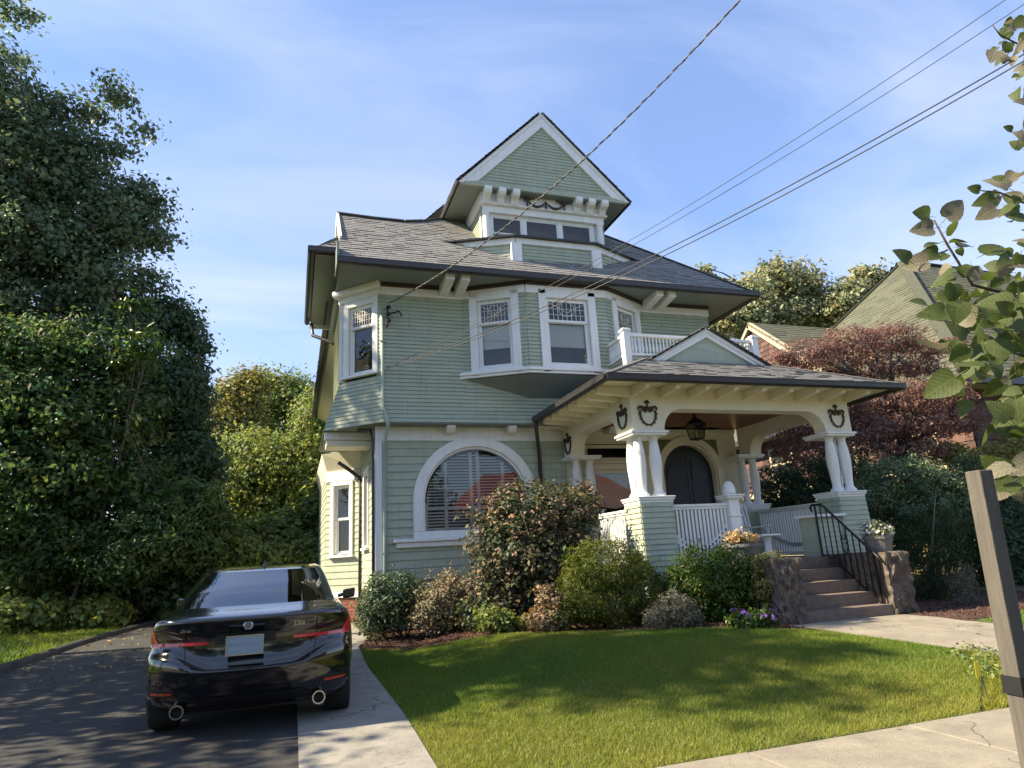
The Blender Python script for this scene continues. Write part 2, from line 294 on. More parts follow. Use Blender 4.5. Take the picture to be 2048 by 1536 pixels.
M['bark'] = mat('grey brown bark', (0.10, 0.08, 0.06), 0.9, 0.3, 9, 0.6, 30, stretch=(1, 1, 0.25))
M['barkdk'] = mat('dark bark', (0.055, 0.042, 0.036), 0.9, 0.3, 9, 0.6, 30, stretch=(1, 1, 0.25))
def plant(name, label, cat, base, ell, n, size, m, clump_r=0.14, per=14, trunk_r=0.0, trunk_h=None, group=None, crown='foliage', stem='stem', aspect=0.5, droop=0.2, jitter=0.7, shell=0.5, flat=0.8,
          limbs=6, bark=None, spread=0.22, clump=0.22, warm=0.09, up=0.35, ragged=.07):
    """a tree or shrub: Empty > trunk/stem with limbs into its crown, crown of leaf faces. Coordinates eye-relative."""
    t = thing(name, label, cat, base, group); o = ORG[t]; ell = np.array(ell, float); ell[:, 2] += EYE
    rg = np.random.default_rng(abs(hash((round(base[0], 2), round(base[1], 2), n))) % 10 ** 6)
    P, nn, ids = clump_points(ell, n, clump_r, per, shell, flat, rg, ragged, .05 if trunk_r < .05 else .01); nn[:, 2] += up
    keep = P[:, 2] > hgt(P[:, 0], P[:, 1]) + 0.02; P, nn, ids = P[keep], nn[keep], ids[keep]
    leaves(crown, P, nn, size, [m], t, o, aspect, tints(len(P), ids, spread, clump, warm, rg), droop, jitter)
    mb = MB(); b = V3(base); r0 = trunk_r or 0.02
    cen = ell[:, :3].copy(); cen[:, 2] -= EYE; order = np.argsort(-(ell[:, 3] * ell[:, 4] * ell[:, 5]))[:limbs]
    top = cen[order[0]].copy() if trunk_h is None else b + np.array([0, 0, trunk_h])
    if trunk_r > 0.04:
        mid = (b + top) / 2 + np.array([rg.normal(0, .12), rg.normal(0, .12), 0])
        mb.tube([b - np.array([0, 0, .15]), b + np.array([0, 0, .25]), mid, top], [r0 * 1.35, r0 * 1.05, r0 * .8, r0 * .45], 9)
        for q in order:
            c = cen[q]; s0 = b + (top - b) * rg.uniform(.45, .95); m1 = (s0 + c) / 2 + rg.normal(0, .15, 3) + np.array([0, 0, .2])
            mb.tube([s0, m1, c], [r0 * .42, r0 * .26, r0 * .1], 6)
            for _ in range(3):
                e2 = c + rg.normal(0, 1, 3) * ell[q, 3:] * .55; mb.tube([m1, (m1 + e2) / 2 + rg.normal(0, .08, 3), e2], [r0 * .2, r0 * .12, r0 * .04], 5)
    else:
        for _ in range(limbs):
            q = rg.integers(len(cen)); e2 = cen[q] + rg.normal(0, 1, 3) * ell[q, 3:] * .5; s0 = b + np.array([rg.normal(0, .06), rg.normal(0, .06), -.05])
            mb.tube([s0, (s0 + e2) / 2 + rg.normal(0, .05, 3), e2], [r0, r0 * .7, r0 * .35], 5)
    mb.build(stem, bark or M['bark'], t, smooth=True)
    return t

# ---------------------------------------------------------------- ground
def inpoly(px, py, poly):
    c = np.zeros(len(px), bool); j = len(poly) - 1
    for i in range(len(poly)):
        xi, yi = poly[i]; xj, yj = poly[j]
        if yi != yj: c ^= ((yi > py) != (yj > py)) & (px < (xj - xi) * (py - yi) / (yj - yi) + xi)
        j = i
    return c
def sheet(name, poly, cell, lift, m, kind='structure', parent=None):
    p = np.array(poly); x0, y0 = p.min(0); x1, y1 = p.max(0); nx, ny = int((x1 - x0) / cell) + 1, int((y1 - y0) / cell) + 1
    X, Y = np.meshgrid(np.linspace(x0, x1, nx + 1), np.linspace(y0, y1, ny + 1)); Z = hgt(X, Y) + lift
    cx, cy = (X[:-1, :-1] + X[1:, 1:]) / 2, (Y[:-1, :-1] + Y[1:, 1:]) / 2; k = inpoly(cx.ravel(), cy.ravel(), poly)
    idx = np.arange((nx + 1) * (ny + 1)).reshape(ny + 1, nx + 1); q = np.stack([idx[:-1, :-1], idx[:-1, 1:], idx[1:, 1:], idx[1:, :-1]], -1).reshape(-1, 4)[k]
    used, inv = np.unique(q.ravel(), return_inverse=True); V = np.stack([X.ravel(), Y.ravel(), Z.ravel()], 1)[used]
    o = raw_mesh(name, V, 4, inv, [m], parent, V3((p[:, 0].mean(), p[:, 1].mean(), 0)), smooth=True); o['kind'] = kind; return o
def strip_sheet(name, L, Rr, lift, m):   # ribbon between two polylines
    mb = MB()
    for i in range(len(L) - 1):
        for j in range(6):
            a, b = j / 6, (j + 1) / 6
            def pt(i, t): x = L[i][0] * (1 - t) + Rr[i][0] * t; y = L[i][1] * (1 - t) + Rr[i][1] * t; return (x, y, gz(x, y) + lift)
            mb.quad(pt(i, a), pt(i, b), pt(i + 1, b), pt(i + 1, a))
    o = mb.build(name, m, None, smooth=True, org=(L[0][0], L[0][1], -EYE)); o['kind'] = 'structure'; return o

M['soil'] = mat('soil and thin grass', (0.045, 0.06, 0.02), 0.95, 0.3, 0.5, 0.5, 12, col2=(0.08, 0.085, 0.035))
M['asphalt'] = mat('driveway asphalt', (0.040, 0.039, 0.038), 0.9, 0.3, 2.2, 0.6, 150, dirt=((0.064, 0.062, 0.060), 1.6, 0.54))
M['asphalt2'] = mat('street asphalt', (0.055, 0.055, 0.055), 0.9, 0.25, 1.5, 0.5, 150)
M['concrete'] = mat('weathered concrete', (0.25, 0.235, 0.205), 0.9, 0.2, 3.0, 0.5, 120, dirt=((0.135, 0.125, 0.115), 14.0, 0.55))
M['concrete2'] = mat('sidewalk concrete', (0.265, 0.235, 0.185), 0.9, 0.22, 2.4, 0.6, 140, dirt=((0.17, 0.15, 0.12), 22.0, 0.55))
M['turf'] = mat('lawn thatch', (0.05, 0.075, 0.015), 0.95, 0.3, 4, 0.4, 60, col2=(0.085, 0.095, 0.028))
M['mulch'] = mat('red brown mulch', (0.06, 0.032, 0.022), 0.95, 0.4, 16, 0.8, 50)
add_cracks(M['asphalt'], .5, .008, .42, .5); add_cracks(M['concrete'], .5, .004, .5); add_cracks(M['concrete2'], .42, .003, .52)
gx = np.concatenate([np.array([-1500, -600, -250, -120, -60, -35, -20]), np.linspace(-14, 22, 73), np.array([28, 40, 70, 130, 260, 600, 1500])])
gy = np.concatenate([np.array([-1500, -600, -250, -100, -50, -25, -12]), np.linspace(-6, 40, 93), np.array([50, 70, 110, 200, 400, 800, 1500])])
X, Y = np.meshgrid(gx, gy); V = np.stack([X.ravel(), Y.ravel(), (hgt(X, Y) - 0.02).ravel()], 1); ii = np.arange(X.size).reshape(X.shape)
g = raw_mesh('ground', V, 4, np.stack([ii[:-1, :-1], ii[:-1, 1:], ii[1:, 1:], ii[1:, :-1]], -1).reshape(-1), [M['soil']], None, V3((0, 0, 0)), smooth=True); g['kind'] = 'structure'

DL = [(-5.2, 4.62), (-4.9, 6), (-4.6, 8), (-4.2, 10), (-4.05, 12.2), (-4.0, 14), (-4.0, 16), (-3.8, 19), (-3.5, 22), (-2.9, 26)]
strip_sheet('driveway', DL, [(0.09, p[1]) for p in DL[:-2]] + [(0.0, 22), (-0.1, 26)], 0.004, M['asphalt'])
mb = MB(); mb.tube([(x - 0.08, y, gz(x, y) + 0.0) for x, y in DL], 0.10, 8); o = mb.build('asphalt_kerb', M['asphalt'], None, smooth=True); o['kind'] = 'structure'
st = Box('street', M['asphalt2'], None, -40, 60, -8.0, 0.45, -0.31 - EYE, -0.21 - EYE); st['kind'] = 'structure'
kb = Box('kerb', M['concrete2'], None, -40, 60, 0.45, 0.6, -0.31 - EYE, -0.09 - EYE, bevel=0.015); kb['kind'] = 'structure'
cs = bpy.data.objects.new('concrete_strip', None); C.objects.link(cs); cs['kind'] = 'structure'; ORG[cs] = V3((0.5, 8, 0)); cs.location = ORG[cs]
for i, (y0, y1) in enumerate([(4.62, 7.1), (7.11, 9.6), (9.61, 12.1), (12.11, 14.6), (14.61, 17)]):
    mb = MB()
    for k in range(5):
        a, b = y0 + (y1 - y0) * k / 5, y0 + (y1 - y0) * (k + 1) / 5; x1 = lambda y: 1.05 if y < 12.1 else 1.3
        mb.hexa([(0.09, a, gz(0, a) - .05), (x1(a), a, gz(0, a) - .05), (x1(b), b, gz(0, b) - .05), (0.09, b, gz(0, b) - .05), (0.09, a, gz(0, a) + .008), (x1(a), a, gz(0, a) + .012), (x1(b), b, gz(0, b) + .012), (0.09, b, gz(0, b) + .008)])
    mb.build('slab', M['concrete'], cs)
sw = bpy.data.objects.new('sidewalk', None); C.objects.link(sw); sw['kind'] = 'structure'; ORG[sw] = V3((3, 3.8, -.1)); sw.location = ORG[sw]
for i in range(-8, 16):
    x0 = -1.35 + i * 1.52
    Box('slab', M['concrete2'], sw, x0 + .006, x0 + 1.514, 3.0, 4.6, -0.2 - EYE, -0.088 - EYE + (i % 3) * .002, bevel=0.006)
WALK_L = [(7.0, 8.72), (6.98, 8.1), (7.2, 7.2), (7.55, 6.3), (7.7, 5.4), (7.75, 4.62)]; WALK_R = [(9.25, 8.72), (9.3, 8.1), (9.35, 7.2), (9.4, 6.3), (9.45, 5.4), (9.45, 4.62)]
strip_sheet('front_walk', WALK_L, WALK_R, 0.012, M['concrete2'])
LAWN = [(1.06, 4.62), (5.55, 4.62), (6.6, 5.4), (7.5, 6.3), (7.18, 7.2), (6.95, 8.0), (6.3, 8.1), (5.5, 8.45), (4.8, 8.8), (4.1, 9.25), (3.2, 9.9), (2.2, 10.6), (1.5, 11.1), (1.06, 11.3)]
sheet('lawn', LAWN, 0.05, 0.006, M['turf'])
BED = [(1.06, 11.3), (1.5, 11.1), (2.2, 10.6), (3.2, 9.9), (4.1, 9.25), (4.8, 8.8), (5.5, 8.45), (6.3, 8.1), (6.95, 8.0), (6.98, 8.7), (6.95, 10.2), (5.6, 13.3), (1.55, 13.3), (1.3, 12.6)]
sheet('mulch_bed', BED, 0.06, 0.010, M['mulch'])
BED2 = [(9.32, 7.6), (10.6, 7.9), (12.5, 8.2), (14, 9), (14, 13), (9.6, 13), (9.3, 9)]
sheet('mulch_bed', BED2, 0.12, 0.010, M['mulch'])
sheet('lawn', [(9.42, 4.62), (16, 4.62), (18, 9), (14, 9), (12.5, 8.2), (10.6, 7.9), (9.32, 7.6)], 0.15, 0.006, M['turf'])
sheet('lawn', [(p[0] - .1, p[1]) for p in DL] + [(-16, 30), (-18, 4.62)], 0.3, 0.006, M['turf'])

def grass(name, poly, n, h, w, m, group=None, tfun=None, lean=0.5, seed=3):
    rg = np.random.default_rng(seed); p = np.array(poly); x0, y0 = p.min(0); x1, y1 = p.max(0)
    px = rg.uniform(x0, x1, n * 3); py = rg.uniform(y0, y1, n * 3); k = inpoly(px, py, poly); px, py = px[k][:n], py[k][:n]; n = len(px)
    B = np.stack([px, py, hgt(px, py)], 1); a = rg.uniform(0, 2 * np.pi, n); d = np.stack([np.cos(a), np.sin(a), np.zeros(n)], 1); hh = (h * rg.uniform(.5, 1.25, n))[:, None]; ww = (w * rg.uniform(.7, 1.3, n))[:, None]
    l = rg.normal(0, lean, (n, 3)) * hh; l[:, 2] = 0; v = np.empty((n, 3, 3)); v[:, 0] = B - d * ww; v[:, 1] = B + d * ww; v[:, 2] = B + l + np.array([0, 0, 1]) * hh
    pat = 0.5 + 0.25 * np.sin(px * 1.7 + py * .9) + 0.25 * np.sin(px * .8 - py * 2.3 + 1.3) + rg.normal(0, .28, n)
    g0, g1 = np.array([0.75, 1.0, 0.6]), np.array([1.45, 1.2, 0.85]); t = g0 + (g1 - g0) * np.clip(pat, 0, 1)[:, None]; t *= rg.uniform(.7, 1.3, (n, 1))
    if tfun is not None: t = tfun(px, py, t, rg)
    o = raw_mesh(name, v.reshape(-1, 3), 3, np.arange(n * 3), [m], None, V3((p[:, 0].mean(), p[:, 1].mean(), 0)), np.repeat(t, 3, 0)); o['kind'] = 'stuff'
    return o
M['grass'] = leafmat('grass blade', (0.112, 0.168, 0.036), (0.160, 0.198, 0.050), 0.35, 0.55)
def front_dry(px, py, t, rg):   # drier, yellower turf towards the sidewalk edge
    k = np.clip(1.25 - (py - 4.6) / 1.9 + rg.normal(0, .25, len(px)), 0, 1)[:, None] * 0.55
    return t * (1 - k) + np.array([2.0, 1.42, 1.25]) * k * rg.uniform(.7, 1.25, (len(px), 1))
grass('lawn_grass', LAWN, 250000, 0.043, 0.0033, M['grass'], tfun=front_dry)
grass('side_grass', [(-4.2, 6), (-4.2, 26), (-12, 28), (-14, 6)], 60000, 0.09, 0.010, M['grass'], seed=4)
grass('side_grass', [(9.5, 4.62), (16, 4.62), (17, 9), (14, 8.8), (12.5, 8.1), (10.6, 7.8), (9.5, 7.5)], 45000, 0.06, 0.006, M['grass'], seed=5)
VERGE = [(5.62, 4.62), (7.7, 4.62), (7.65, 5.4), (7.5, 6.25), (6.7, 5.4)]
sheet('verge', VERGE, 0.06, 0.004, M['soil'])
def dry(px, py, t, rg): k = rg.uniform(0, 1, (len(px), 1)); return np.array([1.9, 1.25, 0.8]) * k + t * (1 - k)
grass('verge_grass', VERGE, 12000, 0.07, 0.005, M['grass'], tfun=dry, lean=.7, seed=6)
def chips(name, poly, n, m, seed, size=.03):
    rg = np.random.default_rng(seed); p = np.array(poly); px = rg.uniform(p[:, 0].min(), p[:, 0].max(), n * 2); py = rg.uniform(p[:, 1].min(), p[:, 1].max(), n * 2); k = inpoly(px, py, poly); px, py = px[k][:n], py[k][:n]; n = len(px)
    P = np.stack([px, py, hgt(px, py) + .014], 1); u = np.tile([0, 0, 1.], (n, 1))
    o = leaves(name, P, u, size, [m], None, V3((p[:, 0].mean(), p[:, 1].mean(), 0)), .45, tints(n, np.arange(n), .3, .2, .12), 0, .35, .1); o['kind'] = 'stuff'
M['chip'] = leafmat('mulch chip', (0.085, 0.040, 0.026), (0.12, 0.062, 0.042), 0.0, 0.9)
chips('mulch_chips', BED, 26000, M['chip'], 1, .045); chips('mulch_chips', BED2, 9000, M['chip'], 2, .05)
M['litter'] = leafmat('fallen leaf', (0.22, 0.16, 0.06), (0.34, 0.25, 0.10), 0.1, 0.8)
chips('fallen_leaves', [(-4.1, 11), (-1.6, 11), (-1.3, 20), (-3.8, 20)], 260, M['litter'], 3, .09)
chips('fallen_leaves', [(-4, 5), (5.5, 4.4), (5.8, 4.75), (1.1, 5.2), (-4, 8)], 90, M['litter'], 4, .05)
# ---------------------------------------------------------------- house
house = thing('house', 'sage green shingle-roofed Victorian house with white trim, steep attic gable and columned porch', 'house', (5.5, 13.3, gz(5.5, 13.3)))
def part(name, mb, m, parent=None, **k): return mb.build(name, m, parent or house, **k)

def siding(parent, BL, BR, TL, TR, exp, m, holes=(), each=False, clip=None, thick=0.02, name='clapboard', back=True, jit=0.0):
    """lapped boards over the quad BL,BR,TL,TR (seen from outside); holes: functions z -> (s0, s1) or None, s in metres along the bottom edge"""
    BL, BR, TL, TR = map(V3, (BL, BR, TL, TR)); n = np.cross(BR - BL, TL - BL); n /= np.linalg.norm(n); L = np.linalg.norm(BR - BL)
    H = TL[2] - BL[2]; nc = max(1, int(round(H / exp))); joined = MB(); bk = MB()
    for i in range(nc):
        t0, t1 = i / nc, (i + 1) / nc; zm = BL[2] + H * (t0 + t1) / 2; t2 = min(1.0, t1 + .12 / nc)
        iv = [(0.0, L)]
        if clip: c = clip(zm); iv = [c] if c and c[1] > c[0] + .02 else []
        for hfn in holes:
            h = hfn(zm)
            if h:
                nv = []
                for a, b in iv:
                    if h[1] <= a or h[0] >= b: nv.append((a, b)); continue
                    if h[0] > a + .01: nv.append((a, h[0]))
                    if h[1] < b - .01: nv.append((h[1], b))
                iv = nv
        nv = []
        for a, b in iv:      # butt joints every few metres
            while b - a > 3.2:
                c = a + rnd.uniform(1.2, 2.9); nv.append((a, c - .0015)); a = c + .0015
            nv.append((a, b))
        for a, b in nv:
            def P(s, t, d): f = s / L; return (BL * (1 - f) + BR * f) * (1 - t) + (TL * (1 - f) + TR * f) * t + n * d
            j = rnd.uniform(-jit, jit)
            p = [P(a, t0, thick + j), P(b, t0, thick + j), P(b, t0, -.004), P(a, t0, -.004), P(a, t2, .005), P(b, t2, .005), P(b, t2, -.004), P(a, t2, -.004)]
            if each: MB().hexa(p).build(name, m, parent)
            else: joined.hexa(p)
            bk.quad(P(a, t0, -.012), P(b, t0, -.012), P(b, t1, -.012), P(a, t1, -.012))
    if not each and joined.v: o = joined.build('clapboards', m, parent); o['kind'] = 'stuff'
    if back and bk.v: bk.build('sheathing', M['dark'], parent if parent is house else house)

class Fr:   # local frame on a wall: s along, d outward, z up
    def __init__(s, o, u): s.o = V3((o[0], o[1], 0)); s.u = V3((u[0], u[1], 0)); s.u /= np.linalg.norm(s.u); s.n = np.cross(s.u, [0, 0, 1.])
    def p(s, a, d, z): q = s.o + s.u * a + s.n * d; return (q[0], q[1], z)
    def box(s, mb, a0, a1, d0, d1, z0, z1):
        return mb.hexa([s.p(a0, d1, z0), s.p(a1, d1, z0), s.p(a1, d0, z0), s.p(a0, d0, z0), s.p(a0, d1, z1), s.p(a1, d1, z1), s.p(a1, d0, z1), s.p(a0, d0, z1)])

def window(fr, s0, s1, z0, z1, cas=.14, split=None, shade=None, leaded=False, sill=True, name='window', trim=None, head=True, blind=None, curtain=False, casd=.05, parent=None):
    trim = trim or M['white']; f = MB()
    fr.box(f, s0 - cas, s0, -.02, casd, z0 - (.02 if sill else cas), z1 + cas); fr.box(f, s1, s1 + cas, -.02, casd, z0 - (.02 if sill else cas), z1 + cas)
    if head: fr.box(f, s0 + .001, s1 - .001, -.02, casd - .003, z1, z1 + cas)
    if not sill: fr.box(f, s0 + .001, s1 - .001, -.02, casd - .003, z0 - cas, z0)
    for a in ((s0, s0 + .025), (s1 - .025, s1)): fr.box(f, a[0], a[1], -.16, -.021, z0, z1)
    fr.box(f, s0 + .026, s1 - .026, -.16, -.021, z1 - .025, z1); fr.box(f, s0 + .026, s1 - .026, -.16, -.021, z0, z0 + .02)
    w = f.build(name, trim, parent or house, bevel=.006)
    if sill: Bs = MB(); fr.box(Bs, s0 - cas - .03, s1 + cas + .03, -.02, casd + .05, z0 - .075, z0 - .021); Bs.build('sill', trim, w, bevel=.006)
    def sash(a0, a1, b0, b1, d, st=.05):
        q = MB(); fr.box(q, a0, a0 + st, d - .02, d + .02, b0, b1); fr.box(q, a1 - st, a1, d - .02, d + .02, b0, b1); fr.box(q, a0 + st, a1 - st, d - .019, d + .019, b0, b0 + st * 1.1); fr.box(q, a0 + st, a1 - st, d - .019, d + .019, b1 - st, b1)
        q.build('sash', trim, w); q = MB(); q.quad(fr.p(a0 + st, d, b0 + st), fr.p(a1 - st, d, b0 + st), fr.p(a1 - st, d, b1 - st), fr.p(a0 + st, d, b1 - st)); q.build('pane', M['pane'], w, fix=False)
        if leaded and b0 > z0 + .3:
            g = MB(); A0, A1, B0, B1 = a0 + st, a1 - st, b0 + st, b1 - st; n = 7; mid = (A0 + A1) / 2
            for i in range(1, n + 1):
                x = A0 + (A1 - A0) * i / (n + 1); g.beam(fr.p(x, d + .012, B0), fr.p(x, d + .012, B1), .012, .012, up=tuple(fr.n))
            for zz in (B0 + (B1 - B0) * .30, B0 + (B1 - B0) * .62): g.beam(fr.p(A0, d + .013, zz), fr.p(A1, d + .013, zz), .010, .010)
            rr = (A1 - A0) * .22; g.tube([fr.p(mid + rr * math.cos(t), d + .016, B0 + (B1 - B0) * .62 + rr * math.sin(t) * .9) for t in np.linspace(0, 2 * math.pi, 17)], .008, 5, False)
            g.tube([fr.p(A0 + (A1 - A0) * t, d + .016, B1 - .04 - .5 * (B1 - B0) * (1 - abs(2 * t - 1)) ** 1.4) for t in np.linspace(0, 1, 13)], .007, 5, False)
            k = g.build('leaded_grille', M['louver'], w); k['kind'] = 'stuff'
    zs = split if split else None
    if zs: sash(s0 + .025, s1 - .025, zs - .02, z1 - .025, -.045); sash(s0 + .026, s1 - .026, z0 + .02, zs + .02, -.09)
    else: sash(s0 + .025, s1 - .025, z0 + .02, z1 - .025, -.06)
    if shade is not None: q = MB(); fr.box(q, s0 + .05, s1 - .05, -.16, -.155, shade, (split or z1) - .03); q.build('roller_shade', M['shade'], w)
    if blind is not None:
        q = MB(); z = blind
        while z < z1 - .05: fr.box(q, s0 + .04, s1 - .04, -.165, -.14, z, z + .008); z += .045
        k = q.build('blind_slats', M['louver'], w); k['kind'] = 'stuff'
    if curtain:
        q = MB(); nn = 24; pts = [(s0 + .06 + (s1 - s0 - .12) * i / nn, -.2 + .02 * math.sin(i * 2.1)) for i in range(nn + 1)]
        for i in range(nn):
            def zb(i): t = i / nn; return z0 + (z1 - z0) * (.40 + .28 * (2 * t - 1) ** 2)
            q.quad(fr.p(pts[i][0], pts[i][1], zb(i)), fr.p(pts[i + 1][0], pts[i + 1][1], zb(i + 1)), fr.p(pts[i + 1][0], pts[i + 1][1], z1 - .03), fr.p(pts[i][0], pts[i][1], z1 - .03))
        q.build('curtain', M['curtain'], w, fix=False)
    return w
def hole(s0, s1, z0, z1): return lambda z: (s0, s1) if z0 < z < z1 else None

def shingles(parent, O, U, Vv, poly, m, course=.125, tab=.25, lift=.006):
    O, U, Vv = V3(O), V3(U), V3(Vv); U /= np.linalg.norm(U); Vv -= U * np.dot(U, Vv); Vv /= np.linalg.norm(Vv); N = np.cross(U, Vv)
    if N[2] < 0: N = -N
    p = np.array(poly); v0, v1 = p[:, 1].min(), p[:, 1].max(); mb = MB(); base = MB(); k = 0
    base.add([O + U * a + Vv * b - N * .03 for a, b in poly], [tuple(range(len(poly)))]); v = v0
    def chord(v):
        xs = []
        for i in range(len(p)):
            a, b = p[i], p[(i + 1) % len(p)]
            if (a[1] > v) != (b[1] > v): xs.append(a[0] + (b[0] - a[0]) * (v - a[1]) / (b[1] - a[1]))
        xs.sort(); return [(xs[i], xs[i + 1]) for i in range(0, len(xs) - 1, 2)]
    while v < v1 - .01:
        vm = min(v + course * .5, v1 - .005); k += 1
        for a, b in chord(vm):
            u = a - rnd.uniform(0, tab)
            while u < b:
                w = tab * rnd.uniform(.55, 1.25); x0, x1 = max(u, a), min(u + w, b)
                if x1 - x0 > .015:
                    th = rnd.choice((.010, .012, .019)); mb.tint = rnd.uniform(.87, 1.09) * (1 if th < .015 else .95); dv = rnd.uniform(-.006, .006)
                    A, B = O + U * (x0 + .002) + Vv * (v + dv), O + U * (x1 - .002) + Vv * (v + dv); c = Vv * min(course * 1.12, v1 - v)
                    mb.add([A + N * (th + lift), B + N * (th + lift), B + c + N * lift, A + c + N * lift, A - N * .01, B - N * .01], [(0, 1, 2, 3), (4, 5, 1, 0)])
                u += w
        v += course
    r = base.build('roof_underlay', M['deckroof'], parent, fix=False)
    o = mb.build('shingles', m, parent, tint=True, fix=False); o['kind'] = 'stuff'

def gutter(parent, a, b, r=.065, m=None, name='gutter'):
    a, b = V3(a), V3(b); d = b - a; L = np.linalg.norm(d); d /= L; u = np.cross(d, [0, 0, 1.]); u /= np.linalg.norm(u); mb = MB()
    pf = [(-1, .95), (-.95, -.1), (-.55, -.85), (.2, -1), (.9, -.6), (1, .3), (1.12, 1.0), (.98, 1.0), (.86, .2), (.7, -.45), (.1, -.8), (-.45, -.7), (-.8, -.1), (-.86, .95)]
    pts = [u * (q[0] * r) + np.array([0, 0, q[1] * r]) for q in pf]; n = len(pts)
    mb.add([a + q for q in pts] + [b + q for q in pts], [(i, (i + 1) % n, n + (i + 1) % n, n + i) for i in range(n)] + [tuple(range(n))[::-1], tuple(range(n, 2 * n))])
    return mb.build(name, m or M['gutter'], parent)

X0, X1 = 1.52, 9.54; D1, D2 = 13.3, 13.0
# --- ground floor front
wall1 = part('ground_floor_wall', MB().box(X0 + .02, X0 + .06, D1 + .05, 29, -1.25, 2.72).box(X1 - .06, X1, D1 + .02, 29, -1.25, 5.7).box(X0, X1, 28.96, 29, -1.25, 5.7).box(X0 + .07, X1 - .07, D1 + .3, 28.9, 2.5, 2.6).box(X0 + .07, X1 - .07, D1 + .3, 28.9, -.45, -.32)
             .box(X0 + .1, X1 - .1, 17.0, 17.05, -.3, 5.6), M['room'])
AC, AR, ARo, ASP = 3.585, 1.13, 1.33, 1.17      # arched window: centre, inner and outer radius, springing height
def archhole(z):
    zz = z - ASP
    if z < .42 or zz > 1.25: return None
    w = 1.24 if zz <= 0 else math.sqrt(max(0, 1.24 ** 2 - zz ** 2)); s = AC - X0
    return (s - w, s + w)
siding(wall1, (X0 + .02, D1, -.09), (5.62, D1, -.09), (X0 + .02, D1, 2.42), (5.62, D1, 2.42), .1525, M['sage'], [archhole], each=True, jit=.004, thick=.03)
part('water_table', MB().box(X0 - .02, 5.6, D1 - .045, D1 + .1, -.32, -.10), M['sage'], bevel=.01)
part('corner_board', MB().box(X0 - .005, X0 + .135, D1 - .04, D1 + .1, -.10, 2.42), M['white'], bevel=.008)
part('frieze_board', MB().box(X0 - .005, 5.6, D1 - .038, D1 + .02, 2.42, 2.715), M['white'])
fnd = part('foundation', MB().box(X0 + .03, 5.6, D1 + .0, D1 + .3, gz(4, 13) - .1, -.32).box(X0 + .03, X0 + .3, D1 + .31, 16.3, gz(1, 14) - .2, -.45), M['mortar'])
for r in range(7):      # brick foundation along the left side
    y = D1 + .02 + (r % 2) * .11
    while y < 16.1:
        l = .205; MB().box(X0 + .005, X0 + .1, y, y + l, -.53 - r * .076 + rnd.uniform(-.002, .002), -.53 - r * .076 + .063).build('brick', M['brick'], fnd); y += .218
# arched window
f = MB(); f.ring([(-AR, -.57)] + [(-AR, 0)] + [(AR * math.cos(R(180 - a)), AR * math.sin(R(180 - a))) for a in range(6, 175, 6)] + [(AR, 0), (AR, -.57)],
       [(-ARo, -.57)] + [(-ARo, 0)] + [(ARo * math.cos(R(180 - a)), ARo * math.sin(R(180 - a))) for a in range(6, 175, 6)] + [(ARo, 0), (ARo, -.57)], (AC, D1 + .02, ASP), (1, 0, 0), (0, 0, 1), (0, -.075, 0))
f.ring([(-AR + .05, -.57)] + [((AR - .05) * math.cos(R(180 - a)), (AR - .05) * math.sin(R(180 - a))) for a in range(0, 181, 6)] + [(AR - .05, -.57)],
       [(-AR, -.57)] + [(AR * math.cos(R(180 - a)), AR * math.sin(R(180 - a))) for a in range(0, 181, 6)] + [(AR, -.57)], (AC, D1 + .12, ASP), (1, 0, 0), (0, 0, 1), (0, -.12, 0))
f.box(AC - ARo, AC + ARo, D1 - .05, D1 + .12, .465, .60)
aw = part('arched_window', f, M['white'], bevel=.008)
f = MB(); f.box(AC - ARo - .40, AC + ARo + .40, D1 - .14, D1 + .03, .40, .463).box(AC - ARo - .34, AC + ARo + .34, D1 - .09, D1 + .03, .30, .399); f.build('sill', M['white'], aw, bevel=.012)
f = MB(); pa = [(AR - .05) * 1.0 * math.cos(R(a)) for a in range(0, 181, 6)]; f.add([(AC - AR + .05, D1 + .05, .6), (AC + AR - .05, D1 + .05, .6)] + [(AC + (AR - .05) * math.cos(R(a)), D1 + .05, ASP + (AR - .05) * math.sin(R(a))) for a in range(0, 181, 6)], [tuple(range(33))])
f.build('pane', M['pane'], aw, fix=False)
f = MB()
for x in (-.62, -.08, .08, .62): f.box(AC + x - .035, AC + x + .035, D1 + .14, D1 + .18, .6, ASP + math.sqrt(1.05 ** 2 - x * x) - .02)
f.box(AC - 1.06, AC - 1.0, D1 + .14, D1 + .18, .6, ASP).box(AC + 1.0, AC + 1.06, D1 + .14, D1 + .18, .6, ASP).box(AC - 1.0, AC + 1.0, D1 + .141, D1 + .179, 1.02, 1.09).box(AC - 1.0, AC + 1.0, D1 + .141, D1 + .179, .6, .67)
f.build('shutter_frame', M['louver'], aw)
f = MB(); z = .7
while z < 2.15:
    w = 1.0 if z < ASP else math.sqrt(1.02 ** 2 - (z - ASP) ** 2)
    if not (1.0 < z < 1.1):
        f.hexa([(AC - w, D1 + .145, z), (AC + w, D1 + .145, z), (AC + w, D1 + .155, z), (AC - w, D1 + .155, z), (AC - w, D1 + .165, z + .032), (AC + w, D1 + .165, z + .032), (AC + w, D1 + .175, z + .032), (AC - w, D1 + .175, z + .032)])
    z += .062
o = f.build('louver_slats', M['louver'], aw); o['kind'] = 'stuff'
